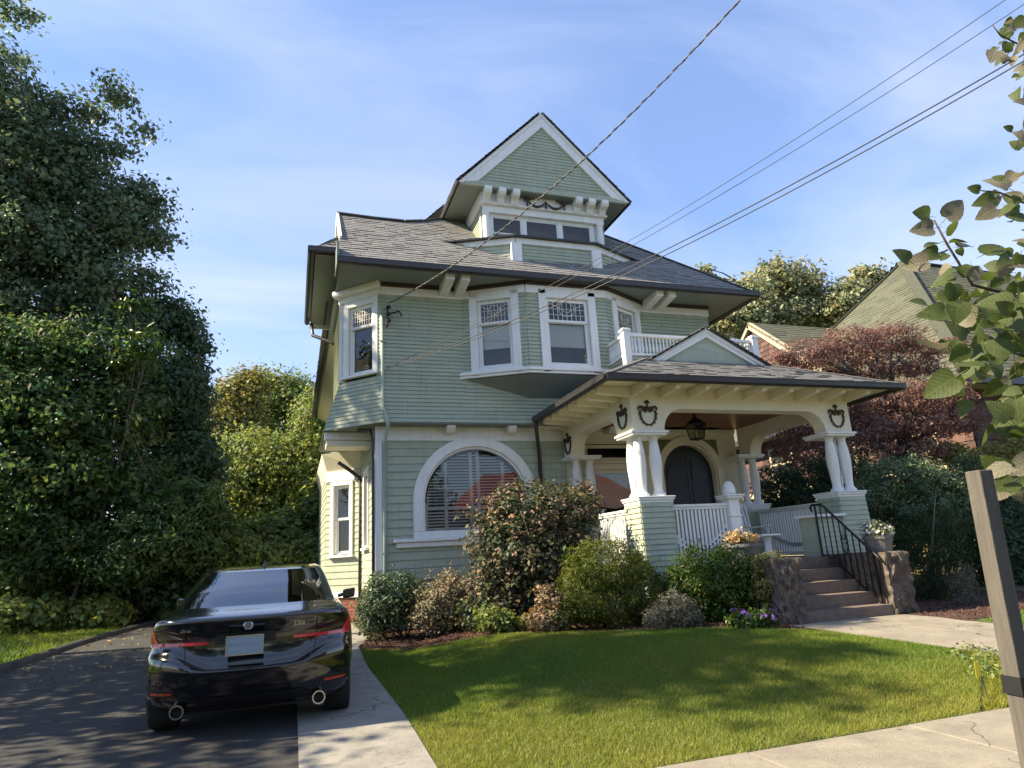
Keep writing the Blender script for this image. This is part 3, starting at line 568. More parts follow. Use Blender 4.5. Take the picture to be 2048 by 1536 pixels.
# --- second floor front: jetty, siding, bay
BX = [(3.31, 13.0), (4.57, 12.34), (6.46, 12.34), (7.72, 13.0)]
up = part('second_floor_wall', MB().box(1.7, X1 - .02, D2 + .03, D1 + .3, 2.70, 2.74), M['sagedk'])
for a, b in ((1.63, 3.34), (7.69, 9.54)):
    siding(up, (a, D2, 3.0), (b, D2, 3.0), (a, D2, 5.46), (b, D2, 5.46), .083, M['sage'], thick=.03, jit=.003)
siding(up, (3.34, D2, 3.0), (7.69, D2, 3.0), (3.34, D2, 3.80), (7.69, D2, 3.80), .083, M['sage'], thick=.03, jit=.003)
siding(up, (1.63, D2 - .10, 2.72), (9.54, D2 - .10, 2.72), (1.63, D2, 3.0), (9.54, D2, 3.0), .083, M['sage'], thick=.03)
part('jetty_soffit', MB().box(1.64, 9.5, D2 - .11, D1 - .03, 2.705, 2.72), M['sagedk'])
for x in (2.93, 4.25, 6.6): part('bracket', MB().prism([(0, 0), (.30, 0), (.30, -.06), (.22, -.13), (.08, -.15), (0, -.15)], (x, D1 - .04, 2.70), (0, -1, 0), (0, 0, 1), (.18, 0, 0)), M['white'], bevel=.008)
for a, b in ((1.60, 3.30), (7.73, 9.56)): part('frieze_board', MB().box(a, b, D2 - .05, D2 + .02, 5.46, 5.63), M['white'])
for a, b in ((1.60, 3.30), (7.73, 9.56)): part('frieze_molding', MB().box(a, b, D2 - .09, D2 + .02, 5.632, 5.74), M['brown'])
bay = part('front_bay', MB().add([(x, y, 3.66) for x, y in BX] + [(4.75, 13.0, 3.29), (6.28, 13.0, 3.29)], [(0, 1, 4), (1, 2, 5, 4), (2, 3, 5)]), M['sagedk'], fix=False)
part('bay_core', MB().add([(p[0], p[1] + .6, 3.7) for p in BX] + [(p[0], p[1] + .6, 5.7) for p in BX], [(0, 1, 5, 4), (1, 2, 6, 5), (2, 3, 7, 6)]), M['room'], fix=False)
for i in range(3):
    a, b = V3((*BX[i], 0)), V3((*BX[i + 1], 0)); fr = Fr(a, b - a); L = float(np.linalg.norm(b - a))
    w0, w1 = (.36, 1.10) if i != 1 else (.45, 1.44)
    siding(bay, (*BX[i], 3.80), (*BX[i + 1], 3.80), (*BX[i], 5.46), (*BX[i + 1], 5.46), .083, M['sage'], [hole(w0 - .1, w1 + .1, 3.7, 5.6)], thick=.028)
    window(fr, w0, w1, 3.87, 5.38, .17, split=4.86, shade=4.32 if i < 2 else 4.5, leaded=True, sill=False, head=True)
    q = MB(); fr.box(q, 0.0, L, -.03, .05, 5.46, 5.63); q.build('frieze_board', M['white'], house)
    q = MB(); fr.box(q, 0.0, L, -.03, .09, 5.632, 5.74); q.build('frieze_molding', M['brown'], house)
    q = MB(); e0, e1 = (-.06, .02) if i == 0 else ((-.02, .06) if i == 2 else (-.02, .02)); fr.box(q, e0, L + e1, -.02, .085, 3.735, 3.80); fr.box(q, e0, L + e1, -.02, .05, 3.675, 3.734); q.build('bay_sill', M['white'], house, bevel=.006)
# soffit, main front eave
EY, EX0, EX1, EZ = 12.15, .70, 10.36, 5.74
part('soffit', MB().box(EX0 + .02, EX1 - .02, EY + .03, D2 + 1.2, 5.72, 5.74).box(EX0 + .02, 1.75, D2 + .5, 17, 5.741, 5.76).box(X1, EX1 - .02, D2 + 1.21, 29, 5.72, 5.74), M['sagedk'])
for x in (2.83, 3.16, 7.72, 8.05): part('eave_bracket', MB().hexa([(x, EY + .1, 5.60), (x + .19, EY + .1, 5.60), (x + .19, D2 - .055, 5.50), (x, D2 - .055, 5.50), (x, EY + .1, 5.719), (x + .19, EY + .1, 5.719), (x + .19, D2 - .055, 5.719), (x, D2 - .055, 5.719)]), M['white'], bevel=.01)
gutter(house, (EX0 - .04, EY - .045, 5.745), (EX1 + .04, EY - .045, 5.745), .07)
part('fascia', MB().box(EX0, EX1, EY, EY + .025, 5.69, 5.80).box(EX0 - .0, EX0 + .025, EY + .026, 12.85, 5.69, 5.80).box(EX1 - .025, EX1, EY + .026, 29, 5.69, 5.80), M['brown'])
gutter(house, (EX1 + .045, EY - .04, 5.745), (EX1 + .045, 29, 5.745), .07)
# main roof planes (45 degrees)
roof = part('roof', MB().box(2.4, 8.6, 17.6, 25, 6.5, 7.2), M['deckroof'])
s2 = math.sqrt(2); RZ = 5.79
RT = 4.2   # rise of the front plane
shingles(roof, (0, EY - .03, RZ), (1, 0, 0), (0, 1, 1), [(EX0, 0), (EX1, 0), (EX1 - RT, RT * s2), (4.4, RT * s2), (3.6, 2.75 * s2), (3.2, 2.45 * s2), (2.75, 2.20 * s2), (2.3, 2.06 * s2), (1.6, 2.06 * s2), (.76, 2.12 * s2), (.74, .72 * s2), (EX0, .6 * s2)], M['shingle'])
shingles(roof, (EX1, EY, RZ), (0, 1, 0), (-1, 0, 1), [(0, 0), (17, 0), (17 - RT, RT * s2), (RT, RT * s2)], M['shingle'])
shingles(roof, (.76, 14.25, RZ + 2.10), (1, 0, 0), (0, 1, -1), [(0, 0), (2.2, 0), (2.2, 1.9), (0, 1.9)], M['shingle'])
shingles(roof, (EX0 - .1, 15.4, 6.2), (0, 1, 0), (1, 0, 1), [(0, 0), (13, 0), (13, 3 * s2), (0, 3 * s2)], M['shingle'])
hp = MB()   # hip and ridge caps
hp.tint = .9
for k in range(30):
    t0, t1 = RT * k / 30, RT * (k + 1) / 30 + .02; a = V3((EX1 - t0, EY + t0 - .03, RZ + t0 + .025)); b = V3((EX1 - t1, EY + t1 - .03, RZ + t1 + .02)); hp.beam(a, b, .16, .016)
hp.build('ridge_cap', M['shingle'], roof, tint=True); hp = MB(); hp.tint = .9
rc = [(.76, 2.12), (1.6, 2.06), (2.3, 2.06), (2.75, 2.20), (3.2, 2.45), (3.6, 2.75)]
for (xa, ta), (xb, tb) in zip(rc, rc[1:]): hp.beam((xa, EY - .03 + ta, RZ + ta + .02), (xb, EY - .03 + tb, RZ + tb + .02), .16, .02)
hp.build('ridge_cap', M['shingle'], roof, tint=True)
gbl = part('side_gable', MB().add([(.79, 13.1, 6.75), (.79, 14.22, 7.87), (.79, 15.4, 6.7)], [(0, 1, 2)]), M['sage'], fix=False)
g = MB(); g.beam((.77, 12.95, 6.62), (.77, 14.23, 7.86), .05, .16, up=(0, 0, 1)).beam((.77, 15.5, 6.62), (.77, 14.25, 7.86), .05, .16); g.build('rake_board', M['white'], gbl)
# left pent roof over the side bay
PZ = 6.30
shingles(roof, (.24, 12.82, PZ), (0, 1, 0), (1, 0, 1), [(0, 0), (4.3, 0), (4.3, .56 * s2), (.42, .56 * s2)], M['shingle'])
shingles(roof, (.24, 12.82, PZ), (1, 0, 0), (0, 1, 1.1), [(0, 0), (.95, 0), (.75, .3), (.45, .62)], M['shingle'])
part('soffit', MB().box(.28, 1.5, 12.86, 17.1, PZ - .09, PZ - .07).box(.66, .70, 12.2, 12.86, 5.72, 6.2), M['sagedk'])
part('fascia', MB().box(.25, 1.2, 12.83, 12.85, PZ - .12, PZ - .005), M['brown'])
gutter(house, (.19, 12.78, PZ - .05), (.19, 17.1, PZ - .05), .07); gutter(house, (.13, 12.775, PZ - .05), (1.08, 12.775, PZ - .05), .06)
part('soffit_end_trim', MB().box(.26, .98, 17.05, 17.09, PZ - .22, PZ - .08), M['white'])
# rear left eave
part('rear_eave', MB().add([(.83, 17.15, 6.3), (1.5, 17.15, 5.8), (1.5, 29, 5.8), (.83, 29, 6.3)], [(0, 1, 2, 3)]), M['cream'], fix=False)
gutter(house, (.78, 17.15, 6.32), (.78, 29, 6.32), .07)
# --- second floor side bay on the left
SB = [(1.63, 13.0), (.86, 13.77), (.86, 16.3), (1.5, 17.0)]
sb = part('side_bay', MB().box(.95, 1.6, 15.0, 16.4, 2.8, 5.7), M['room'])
fr = Fr((.86, 13.77), (.77, -.77)); L = .77 * s2
window(fr, .22, .86, 3.84, 5.34, .13, split=4.87, sill=True, leaded=True, shade=None, casd=.04)
q = MB(); fr.box(q, .30, .62, -.16, -.14, 3.86, 4.2); q.build('parcel_box', mat('cardboard', (.36, .25, .15), .9), sb)
siding(sb, (.86, 13.77, 3.72), (1.63, 13.0, 3.72), (.86, 13.77, 5.5), (1.63, 13.0, 5.5), .083, M['sage'], [hole(.14, .95, 3.7, 5.46)])
q = MB(); fr.box(q, -.04, L + .0, -.02, .055, 5.47, 5.60); part('frieze_board', q, M['white'])
q = MB(); fr.box(q, -.12, L + .02, -.02, .20, 5.60, 5.76); part('bay_cornice', q, M['white'], bevel=.05)
siding(sb, (.55, 13.88, 2.73), (1.67, 12.9, 2.73), (.86, 13.77, 3.72), (1.63, 13.0, 3.72), .083, M['sage'])
siding(sb, (.55, 16.5, 2.73), (.55, 13.88, 2.73), (.86, 16.3, 3.72), (.86, 13.77, 3.72), .083, M['sage'])
siding(sb, (.86, 16.3, 3.72), (.86, 13.77, 3.72), (.86, 16.3, 6.2), (.86, 13.77, 6.2), .083, M['sage'])
part('bay_cornerboard', MB().box(.82, .92, 13.72, 13.84, 3.72, 5.6), M['white'])
siding(sb, (1.5, 29, 2.73), (1.5, 16.6, 2.73), (1.5, 29, 5.9), (1.5, 16.6, 5.9), .12, M['sage'], [hole(4.2, 5.1, 3.6, 5.4), hole(9.4, 10.3, 3.6, 5.4)])
frs = Fr((1.5, 29), (0, -1))
for a in (4.25, 9.45): window(frs, a, a + .8, 3.7, 5.3, .12, split=4.5, casd=.05)
part('bay_soffit', MB().add([(.57, 13.9, 2.725), (1.65, 12.95, 2.725), (1.65, 16.5, 2.725), (.57, 16.5, 2.725)], [(0, 1, 2, 3)]), M['sagedk'], fix=False)
part('bay_beam', MB().box(.56, 1.515, 13.92, 14.06, 2.56, 2.72), M['white'], bevel=.02); part('bay_beam', MB().box(.60, 1.515, 13.96, 14.5, 2.42, 2.555), M['cream'], bevel=.02)
# ground floor side wall and side bay
siding(wall1, (X0, 16.3, -.5), (X0, D1 + .1, -.5), (X0, 16.3, 2.72), (X0, D1 + .1, 2.72), .15, M['sage'], [hole(1.05, 1.95, .35, 2.0)], each=True)
frs = Fr((X0, 16.3), (0, -1)); window(frs, 1.1, 1.9, .4, 1.95, .12, split=1.15, blind=.5)
SB1 = [(X0, 16.3), (.76, 16.98), (.76, 21.5)]
b1 = part('side_bay_lower', MB().box(.9, 1.5, 17.4, 21, -.5, 2.4), M['room'])
fr = Fr((.76, 16.98), (.76, -.68)); L = math.hypot(.76, .68)
siding(b1, (.76, 16.98, -.55), (X0, 16.3, -.55), (.76, 16.98, 2.3), (X0, 16.3, 2.3), .15, M['sage'], [hole(.18, .80, .24, 2.02)], each=True)
window(fr, .24, .72, .30, 1.93, .09, split=1.12, blind=1.14)
siding(b1, (.76, 21.5, -.55), (.76, 16.98, -.55), (.76, 21.5, 2.3), (.76, 16.98, 2.3), .15, M['sage'])
q = MB(); fr.box(q, -.05, L, -.05, .04, -.68, -.55); part('water_table', q, M['white']); q = MB(); fr.box(q, 0, L, -.3, -.02, -1.5, -.68); fb = part('foundation', q, M['mortar'])
for r in range(7):
    s = (r % 2) * .11 - .1
    while s < L:
        q = MB(); fr.box(q, max(s, 0), min(s + .205, L), -.05, -.004, -.76 - r * .076, -.697 - r * .076)
        if s + .2 > 0.02: q.build('brick', M['brick'], fb)
        s += .218
part('bay_cornice', MB().add([(.62, 16.8, 2.72), (1.5, 16.1, 2.72), (X0, 16.3, 2.28), (.76, 16.98, 2.28), (.62, 21.5, 2.72), (.76, 21.5, 2.28)], [(0, 1, 2, 3), (0, 3, 5, 4)]), M['cream'], fix=False)
q = MB(); fr.box(q, -.02, L, -.02, .035, 2.04, 2.28); part('bay_frieze', q, M['white'])
# downspouts
part('downspout', MB().tube([(1.615, D2 - .05, 5.0), (1.63, D2 - .05, 3.05), (1.70, D2 - .17, 2.78), (1.72, D2 - .16, 2.66), (1.69, D1 - .08, 2.36), (1.69, D1 - .075, .6), (1.69, D1 - .075, -1.1)], .036, 8), M['greenpipe'], smooth=True)
for z in (4.4, 1.9, .2): part('pipe_clip', MB().box(1.58 if z > 2.5 else 1.645, 1.68 if z > 2.5 else 1.735, (D2 if z > 2.5 else D1) - .1, (D2 if z > 2.5 else D1) - .02, z, z + .025), M['greenpipe'])
part('downspout', MB().tube([(1.0, 16.4, 2.45), (1.25, 16.3, 2.25), (1.47, 16.05, 2.02), (1.49, 15.95, 1.8), (1.47, 15.9, -1.1)], .045, 8), M['gutter'], smooth=True)
part('downspout', MB().tube([(1.2, 13.55, 2.69), (1.42, 13.35, 2.66), (1.475, D1 - .02, 2.4), (1.475, D1 - .0, .4), (1.475, D1, -1.0)], .028, 8), M['gutter'], smooth=True)
part('downspout', MB().tube([(.3, 16.9, 6.15), (.34, 16.8, 5.8), (.8, 16.4, 5.5), (.9, 16.35, 5.4)], .045, 8), M['gutter'], smooth=True)
# --- attic dormer
att = part('attic_wall', MB().box(3.96, 7.02, 13.5, 17, 6.4, 8.2), M['room'])
siding(att, (3.94, 17, 6.6), (3.94, 13.2, 6.6), (3.94, 17, 8.2), (3.94, 13.2, 8.2), .083, M['sage']); siding(att, (7.04, 13.2, 6.6), (7.04, 17, 6.6), (7.04, 13.2, 8.2), (7.04, 17, 8.2), .083, M['sage'])
part('attic_frieze', MB().box(3.90, 7.08, 13.08, 13.2, 7.98, 8.24).box(3.88, 7.10, 13.04, 13.2, 7.93, 7.979).box(3.95, 7.03, 13.12, 13.25, 7.76, 7.929), M['white'], bevel=.008)
part('attic_side_frieze', MB().box(3.90, 3.935, 13.201, 17, 7.9, 8.24), M['white'])
for x in (3.93, 4.27, 4.61, 6.19, 6.53, 6.87): part('attic_bracket', MB().prism([(0, 0), (.30, 0), (.30, -.10), (.26, -.16), (.12, -.20), (.05, -.30), (0, -.30)], (x, 13.08, 8.24), (0, -1, 0), (0, 0, 1), (.17, 0, 0)), M['white'], bevel=.012)
for x, w in ((4.02, .09), (6.9, .09)):
    part('attic_pilaster', MB().lathe([(w, 0), (w, .06), (w * .86, .09), (w * .95, .4), (w * .8, .66), (w * .95, .70), (w, .76)], (x, 13.13, 7.0), 14), M['white'], smooth=False)
    part('attic_post', MB().box(x - .10, x + .10, 13.22, 13.34, 6.9, 7.76), M['white'])
af = Fr((3.94, 13.2), (1, 0)); mu = MB()
for a in (.20, 1.02, 1.94, 2.80): af.box(mu, a - .045, a + .045, -.10, .0, 7.0, 7.76)
af.box(mu, .24, 2.76, -.099, -.002, 7.70, 7.759); af.box(mu, .24, 2.76, -.099, .02, 6.98, 7.06); aw2 = part('attic_window', mu, M['white'])
for a, b in ((.245, .975), (1.065, 1.895), (1.985, 2.755)):
    for z0, z1, d in ((7.06, 7.30, -.06), (7.28, 7.70, -.03)):
        q = MB(); af.box(q, a, a + .035, d - .015, d + .015, z0, z1); af.box(q, b - .035, b, d - .015, d + .015, z0, z1); af.box(q, a + .035, b - .035, d - .014, d + .014, z1 - .03, z1); af.box(q, a + .035, b - .035, d - .014, d + .014, z0, z0 + .03); q.build('sash', M['white'], aw2)
        q = MB(); q.quad(af.p(a + .03, d, z0 + .02), af.p(b - .03, d, z0 + .02), af.p(b - .03, d, z1 - .02), af.p(a + .03, d, z1 - .02)); q.build('pane', M['pane'], aw2, fix=False)
# garland of the frieze
g = MB()
for x in (5.02, 5.96):
    for k in range(6): a = R(60 * k); g.beam((x, 13.025, 8.15), (x + .10 * math.cos(a), 13.02, 8.15 + .05 * math.sin(a)), .035, .03)
    g.beam((x, 13.02, 8.14), (x, 13.02, 7.97), .03, .03); g.beam((x - .2, 13.022, 8.17), (x + .2, 13.022, 8.17), .028, .026)
g.beam((5.49, 13.022, 8.14), (5.49, 13.022, 7.95), .04, .03)
for a, b in ((5.02, 5.49), (5.49, 5.96)):
    pts = [(a + (b - a) * t, 13.018, 8.10 - .13 * math.sin(math.pi * t)) for t in np.linspace(0, 1, 12)]; g.tube(pts, [.014 + .016 * math.sin(math.pi * t) for t in np.linspace(0, 1, 12)], 6)
part('garland_ornament', g, M['ornament'])
GY = 12.82; GL, GR, GB, GT, GC = 3.32, 7.61, 8.28, 10.42, 5.45
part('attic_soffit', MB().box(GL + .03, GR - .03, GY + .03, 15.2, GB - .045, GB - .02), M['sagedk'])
gb = part('attic_gable', MB().add([(GL + .2, GY + .09, GB), (GR - .2, GY + .09, GB), (GC, GY + .09, GT - .15)], [(0, 1, 2)]), M['sage'], fix=False)
hw = (GR - GL) / 2
siding(gb, (GL, GY + .06, GB - .02), (GR, GY + .06, GB - .02), (GL, GY + .06, GT - .1), (GR, GY + .06, GT - .1), .083, M['sage'], clip=lambda z: ((z - GB) / (GT - GB) * hw + .12, 2 * hw - (z - GB) / (GT - GB) * hw - .12), back=False)
part('gable_skirt', MB().box(GL + .05, GR - .05, GY + .005, GY + .06, GB - .05, GB + .07), M['sage'])
for sx, xe in ((1, GL), (-1, GR)):
    e = V3((xe, GY, GB)); a = V3((GC, GY, GT)); d = (a - e) / np.linalg.norm(a - e); nrm = V3((-sx * .7, 0, -.7)) * -1
    pn = V3((sx * d[2], 0, -abs(d[0]))); pn = pn / np.linalg.norm(pn)     # inward normal in the gable plane
    q = MB()
    q.add([e + pn * .02, a + V3((0, 0, -.03)), a + V3((0, 0, -.38)), e + V3((sx * .46, 0, .06))] + [p + V3((0, .05, 0)) for p in (e + pn * .02, a + V3((0, 0, -.03)), a + V3((0, 0, -.38)), e + V3((sx * .46, 0, .06)))], [(0, 1, 2, 3), (4, 7, 6, 5), (0, 4, 5, 1), (1, 5, 6, 2), (2, 6, 7, 3), (3, 7, 4, 0)])
    q.build('rake_board', M['white'], gb); q = MB()
    q.add([e + V3((0, -.02, -.03)), a + V3((0, -.02, 0)), a + V3((0, -.02, -.10)), e + V3((sx * .1, -.02, -.03))] + [p + V3((0, .03, 0)) for p in (e + V3((0, -.02, -.03)), a + V3((0, -.02, 0)), a + V3((0, -.02, -.10)), e + V3((sx * .1, -.02, -.03)))], [(0, 1, 2, 3), (4, 7, 6, 5), (0, 4, 5, 1), (1, 5, 6, 2), (2, 6, 7, 3), (3, 7, 4, 0)])
    q.build('rake_molding', M['white'], gb)
    ar = part('attic_roof', MB().add([e + V3((0, 0, 0)), a + V3((0, 0, 0)), a + V3((0, 4.5, 0)), e + V3((0, 4.5, 0))], [(0, 1, 2, 3)]), M['deckroof'], fix=False)
    ll = float(np.linalg.norm(a - e)); shingles(ar, e + V3((-sx * .05, -.04, -.02)), (0, 1, 0), d, [(0, 0), (4.5, 0), (4.5, ll + .04), (0, ll + .04)], M['shingle'], lift=.02)
    part('attic_eave', MB().box(min(xe, xe - sx * .04), max(xe, xe - sx * .04), GY - .02, 17, GB - .06, GB + .02), M['brown'])
# dormer bay base
DB = [(3.05, 13.42), (4.56, 12.74), (6.52, 12.74), (8.0, 13.42)]
db = part('dormer_base', MB().box(4.2, 6.9, 13.0, 13.3, 6.2, 6.9), M['dark'])
for i in range(3):
    a, b = V3((*DB[i], 0)), V3((*DB[i + 1], 0)); fr = Fr(a, b - a); L = float(np.linalg.norm(b - a))
    zr = lambda x, y: 5.79 + (y - EY) - .05
    siding(db, (*DB[i], 6.2), (*DB[i + 1], 6.2), (*DB[i], 6.86), (*DB[i + 1], 6.86), .083, M['sage'])
    q = MB(); fr.box(q, 0, L, -.02, .05, 6.80, 6.935); q.build('base_cornice', M['white'], db)
    q = MB(); fr.box(q, -.03, L + .03, -.3, .14, 6.94, 6.975); q.build('base_eave', M['gutter'], db)
for x in (4.56, 6.52): Box('base_post', M['white'], db, x - .12, x + .12, 12.66, 12.8, 6.2, 6.80)
q = MB(); q.tint = .9; q.add([(x, y - .12, 6.98) for x, y in DB] + [(3.9, 13.22, 7.06), (7.08, 13.22, 7.06)], [(0, 1, 4), (1, 2, 5, 4), (2, 3, 5)]); q.build('base_roof', M['shingle'], db, tint=True)
# service bracket and insulators on the front wall
q = MB(); q.tube([(1.72, D2 - .02, 5.15), (1.72, D2 - .13, 5.15), (1.72, D2 - .13, 4.75), (1.72, D2 - .02, 4.75)], .02, 6)
for z in (5.1, 4.95, 4.8): q.lathe([(.02, 0), (.05, .02), (.05, .06), (.02, .08)], (1.74, D2 - .14, z), 8)
q.tube([(1.78, D2 - .12, 5.0), (1.95, D2 - .2, 5.04), (2.0, D2 - .22, 4.93)], .018, 6); part('service_bracket', q, M['iron'])
# ---------------------------------------------------------------- porch
PF, FZ = 10.1, -.28          # plane of the porch front, porch floor
PXL, PXR = 5.575, 10.40
part('porch_floor', MB().box(5.75, 10.2, 10.25, D1 - .02, FZ - .06, FZ), M['floorp'])
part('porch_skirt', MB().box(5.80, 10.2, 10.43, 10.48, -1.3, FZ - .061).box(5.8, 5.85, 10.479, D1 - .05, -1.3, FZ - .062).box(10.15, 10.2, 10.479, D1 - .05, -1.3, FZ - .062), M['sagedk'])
part('porch_ceiling', MB().box(PXL + .3, PXR - .3, PF + .3, D1 - .01, 2.70, 2.74), M['ceil'])
# porch wall with window and arched double door
pw = part('porch_wall', MB().box(5.62, 6.05, D1, D1 + .08, FZ, 2.69).box(6.051, 7.55, D1 + .001, D1 + .08, 2.36, 2.689).box(6.051, 7.55, D1 + .001, D1 + .08, FZ, .30).box(7.551, 7.99, D1, D1 + .08, FZ, 2.69), M['cream'])
DC, DR, DS = 8.72, .725, 1.655
A = [(DR * math.cos(R(180 - a)), DR * math.sin(R(180 - a))) for a in range(0, 181, 6)]
q = MB(); q.ring([(-DR, FZ - DS)] + A + [(DR, FZ - DS)], [(-.727, FZ - DS), (-.727, 0)] + [(max(-.727, min(.727, x * 1.4)), 1.03) for x, z in A[1:-1]] + [(.727, 0), (.727, FZ - DS)], (DC, D1, DS), (1, 0, 0), (0, 0, 1), (0, .08, 0))
q.box(9.448, 10.06, D1, D1 + .08, FZ, 2.69); q.build('door_wall', M['cream'], house)
part('crown_molding', MB().box(5.88, 10.06, D1 - .06, D1 - .001, 2.60, 2.699), M['cream'], bevel=.02)
q = MB(); ro = DR + .16
q.ring([(-DR, FZ - DS)] + A + [(DR, FZ - DS)], [(-ro, FZ - DS)] + [(x * ro / DR, z * ro / DR) for x, z in A] + [(ro, FZ - DS)], (DC, D1 - .002, DS), (1, 0, 0), (0, 0, 1), (0, -.05, 0))
q.ring([(-DR + .04, FZ - DS)] + [(x * (DR - .04) / DR, z * (DR - .04) / DR) for x, z in A] + [(DR - .04, FZ - DS)], [(-DR, FZ - DS)] + A + [(DR, FZ - DS)], (DC, D1 + .18, DS), (1, 0, 0), (0, 0, 1), (0, -.17, 0))
door = part('front_door', q, M['cream'])
for sx in (-1, 1):
    q = MB(); pr = DR - .05
    q.prism([(.006, FZ - DS), (pr, FZ - DS)] + [(pr * math.cos(R(a)), pr * math.sin(R(a))) for a in range(0, 90, 6)] + [(.006, pr)], (DC, D1 + .14, DS), (sx, 0, 0), (0, 0, 1), (0, .05, 0)); leaf = q.build('door_leaf', M['door'], door)
    for a, b in ((-1.8, -1.1), (-1.0, -.25)): MB().box(DC + sx * .10 if sx > 0 else DC - .56, DC + .56 if sx > 0 else DC - .10, D1 + .125, D1 + .139, DS + a, DS + b).build('door_panel', M['door'], door, bevel=.008)
    MB().prism([(.12, -.12), (.54, -.12)] + [(.12 + .42 * math.cos(R(a)), -.12 + .5 * math.sin(R(a))) for a in range(8, 91, 10)], (DC, D1 + .125, DS), (sx, 0, 0), (0, 0, 1), (0, .014, 0)).build('door_panel', M['door'], door)
    MB().tube([(DC + sx * .05, D1 + .13, .75), (DC + sx * .05, D1 + .09, .74), (DC + sx * .05, D1 + .09, .56), (DC + sx * .05, D1 + .13, .55)], .012, 6).build('handle', M['iron'], door, smooth=True)
for sx in (-1, 1):   # spandrel panels
    pts = [(.42, .80), (.80, .80), (.84, -.05), (.885 * 1.0 * math.cos(R(6)), .885 * math.sin(R(6)) - .05)] + [(.90 * math.cos(R(a)), .90 * math.sin(R(a))) for a in (18, 30, 42, 52, 61)]
    part('spandrel_panel', MB().prism(pts, (DC, D1 - .003, DS), (sx, 0, 0), (0, 0, 1), (0, -.02, 0)), M['olive'])
fp = Fr((6.0, D1), (1, 0)); window(fp, .10, 1.50, 1.98, 2.34, .07, sill=False, trim=M['cream'], head=False, name='transom_window'); w = window(fp, .10, 1.50, .36, 1.78, .07, sill=True, trim=M['cream'], curtain=True)
part('transom_rail', MB().box(6.05, 7.55, D1 - .04, D1 + .05, 1.80, 1.90), M['cream'])
def text(name, s, size, loc, rot, m, parent, depth=.004, bold=0):
    cu = bpy.data.curves.new(name, 'FONT'); cu.body = s; cu.size = size; cu.extrude = depth; cu.align_x = 'CENTER'; cu.offset = bold
    o = bpy.data.objects.new(name, cu); C.objects.link(o); dg = bpy.context.evaluated_depsgraph_get(); me = bpy.data.meshes.new_from_object(o.evaluated_get(dg)); bpy.data.objects.remove(o)
    me.materials.clear(); me.materials.append(m); T = Matrix.Translation(Vector((loc[0], loc[1], loc[2] + EYE))) @ rot.to_4x4(); me.transform(Matrix.Translation(-Vector(ORG[parent])) @ T)
    return link_mesh(name, me, parent)
text('house_number', '66', .16, (9.52, D1 - .012, 1.30), Matrix.Rotation(R(90), 3, 'X'), M['iron'], house, .006, .003)
# piers and columns
def pier(x0, x1, y0, y1, base, flare=0.0, faces='LFR', cols=((0, 0), (1, 0), (0, 1)), capz=.888):
    p = part('porch_pier', MB().box(x0 + .02, x1 - .02, y0 + .02, y1 - .02, base, .80), M['sagedk'])
    c = [(x0, y0), (x1, y0), (x1, y1), (x0, y1)]; b = [(x0 - flare, y0 - flare), (x1 + flare, y0 - flare), (x1 + flare, y1 + flare), (x0 - flare, y1 + flare)]
    for k in range(4):
        if (k == 3 and 'L' not in faces) or (k == 1 and 'R' not in faces) or (k == 0 and 'F' not in faces) or (k == 2 and 'B' not in faces): continue
        i, j = k, (k + 1) % 4
        siding(p, (*b[i], base), (*b[j], base), (*c[i], .80), (*c[j], .80), .089, M['sage'], each=True, thick=.024, back=False, jit=.002)
    q = MB(); q.box(x0 - .015, x1 + .015, y0 - .015, y1 + .015, .78, .82).box(x0 - .035, x1 + .035, y0 - .035, y1 + .035, .821, .86).box(x0 - .05, x1 + .05, y0 - .05, y1 + .05, .861, capz); q.build('pier_cap', M['white'], p, bevel=.008)
    for u, v in cols:
        cx = x0 + .155 if u == 0 else x1 - .155; cy = y0 + .155 if v == 0 else y1 - .155; h = 1.06
        prof = [(.125, 0), (.125, .03), (.118, .045), (.105, .06), (.085, .085), (.076, .12), (.078, .18), (.088, .30), (.103, .46), (.110, .58), (.106, .70), (.092, .84), (.076, .95), (.070, .985), (.080, .992), (.080, 1.01), (.072, 1.015), (.090, 1.04), (.105, 1.05), (.105, h)]
        MB().lathe(prof, (cx, cy, capz), 18).build('column', M['white'], p, smooth=True)
    q = MB(); q.box(x0 - .03, x1 + .03, y0 - .03, y1 + .03, 1.95, 1.985).box(x0 - .055, x1 + .055, y0 - .055, y1 + .055, 1.986, 2.03); q.build('capital_slab', M['white'], p, bevel=.006)
    return p
pier(5.575, 6.20, PF, 10.66, -1.25); pier(9.785, 10.40, PF, 10.66, -1.2, .06, cols=((0, 0), (1, 0), (1, 1)))
pier(5.575, 6.20, 12.85, D1 - .05, -.3, faces='LF', cols=((0, 0), (1, 0))); pier(9.785, 10.40, 12.85, D1 - .05, -.3, faces='LF', cols=((0, 0), (1, 0)))
def archpoly(L, e0, e1, zb=2.031, zt=2.80, zs=2.43, r=.40):
    a = [(0, zb), (e0, zb)] + [(e0 + r - r * math.cos(R(t)), zb + (zs - zb) * math.sin(R(t))) for t in range(12, 91, 13)] + [(L - e1 - r + r * math.cos(R(90 - t)), zb + (zs - zb) * math.sin(R(90 - t))) for t in range(0, 79, 13)] + [(L - e1, zb), (L, zb), (L, zt), (0, zt)]
    return a
def archbeam(o, u, L, th, e0, e1, name):   # strips so that the concave outline fills cleanly
    a = archpoly(L, e0, e1); lo = a[1:-3]; up_ = [(p[0], 2.80) for p in lo]
    q = MB(); q.ring([(0, 2.031)] + lo + [(L, 2.031)], [(0, 2.8)] + up_ + [(L, 2.80)], o, u, (0, 0, 1), th); part(name, q, M['cream'])
archbeam((PXL, PF, 0), (1, 0, 0), PXR - PXL, (0, .30, 0), .63, .63, 'porch_beam')
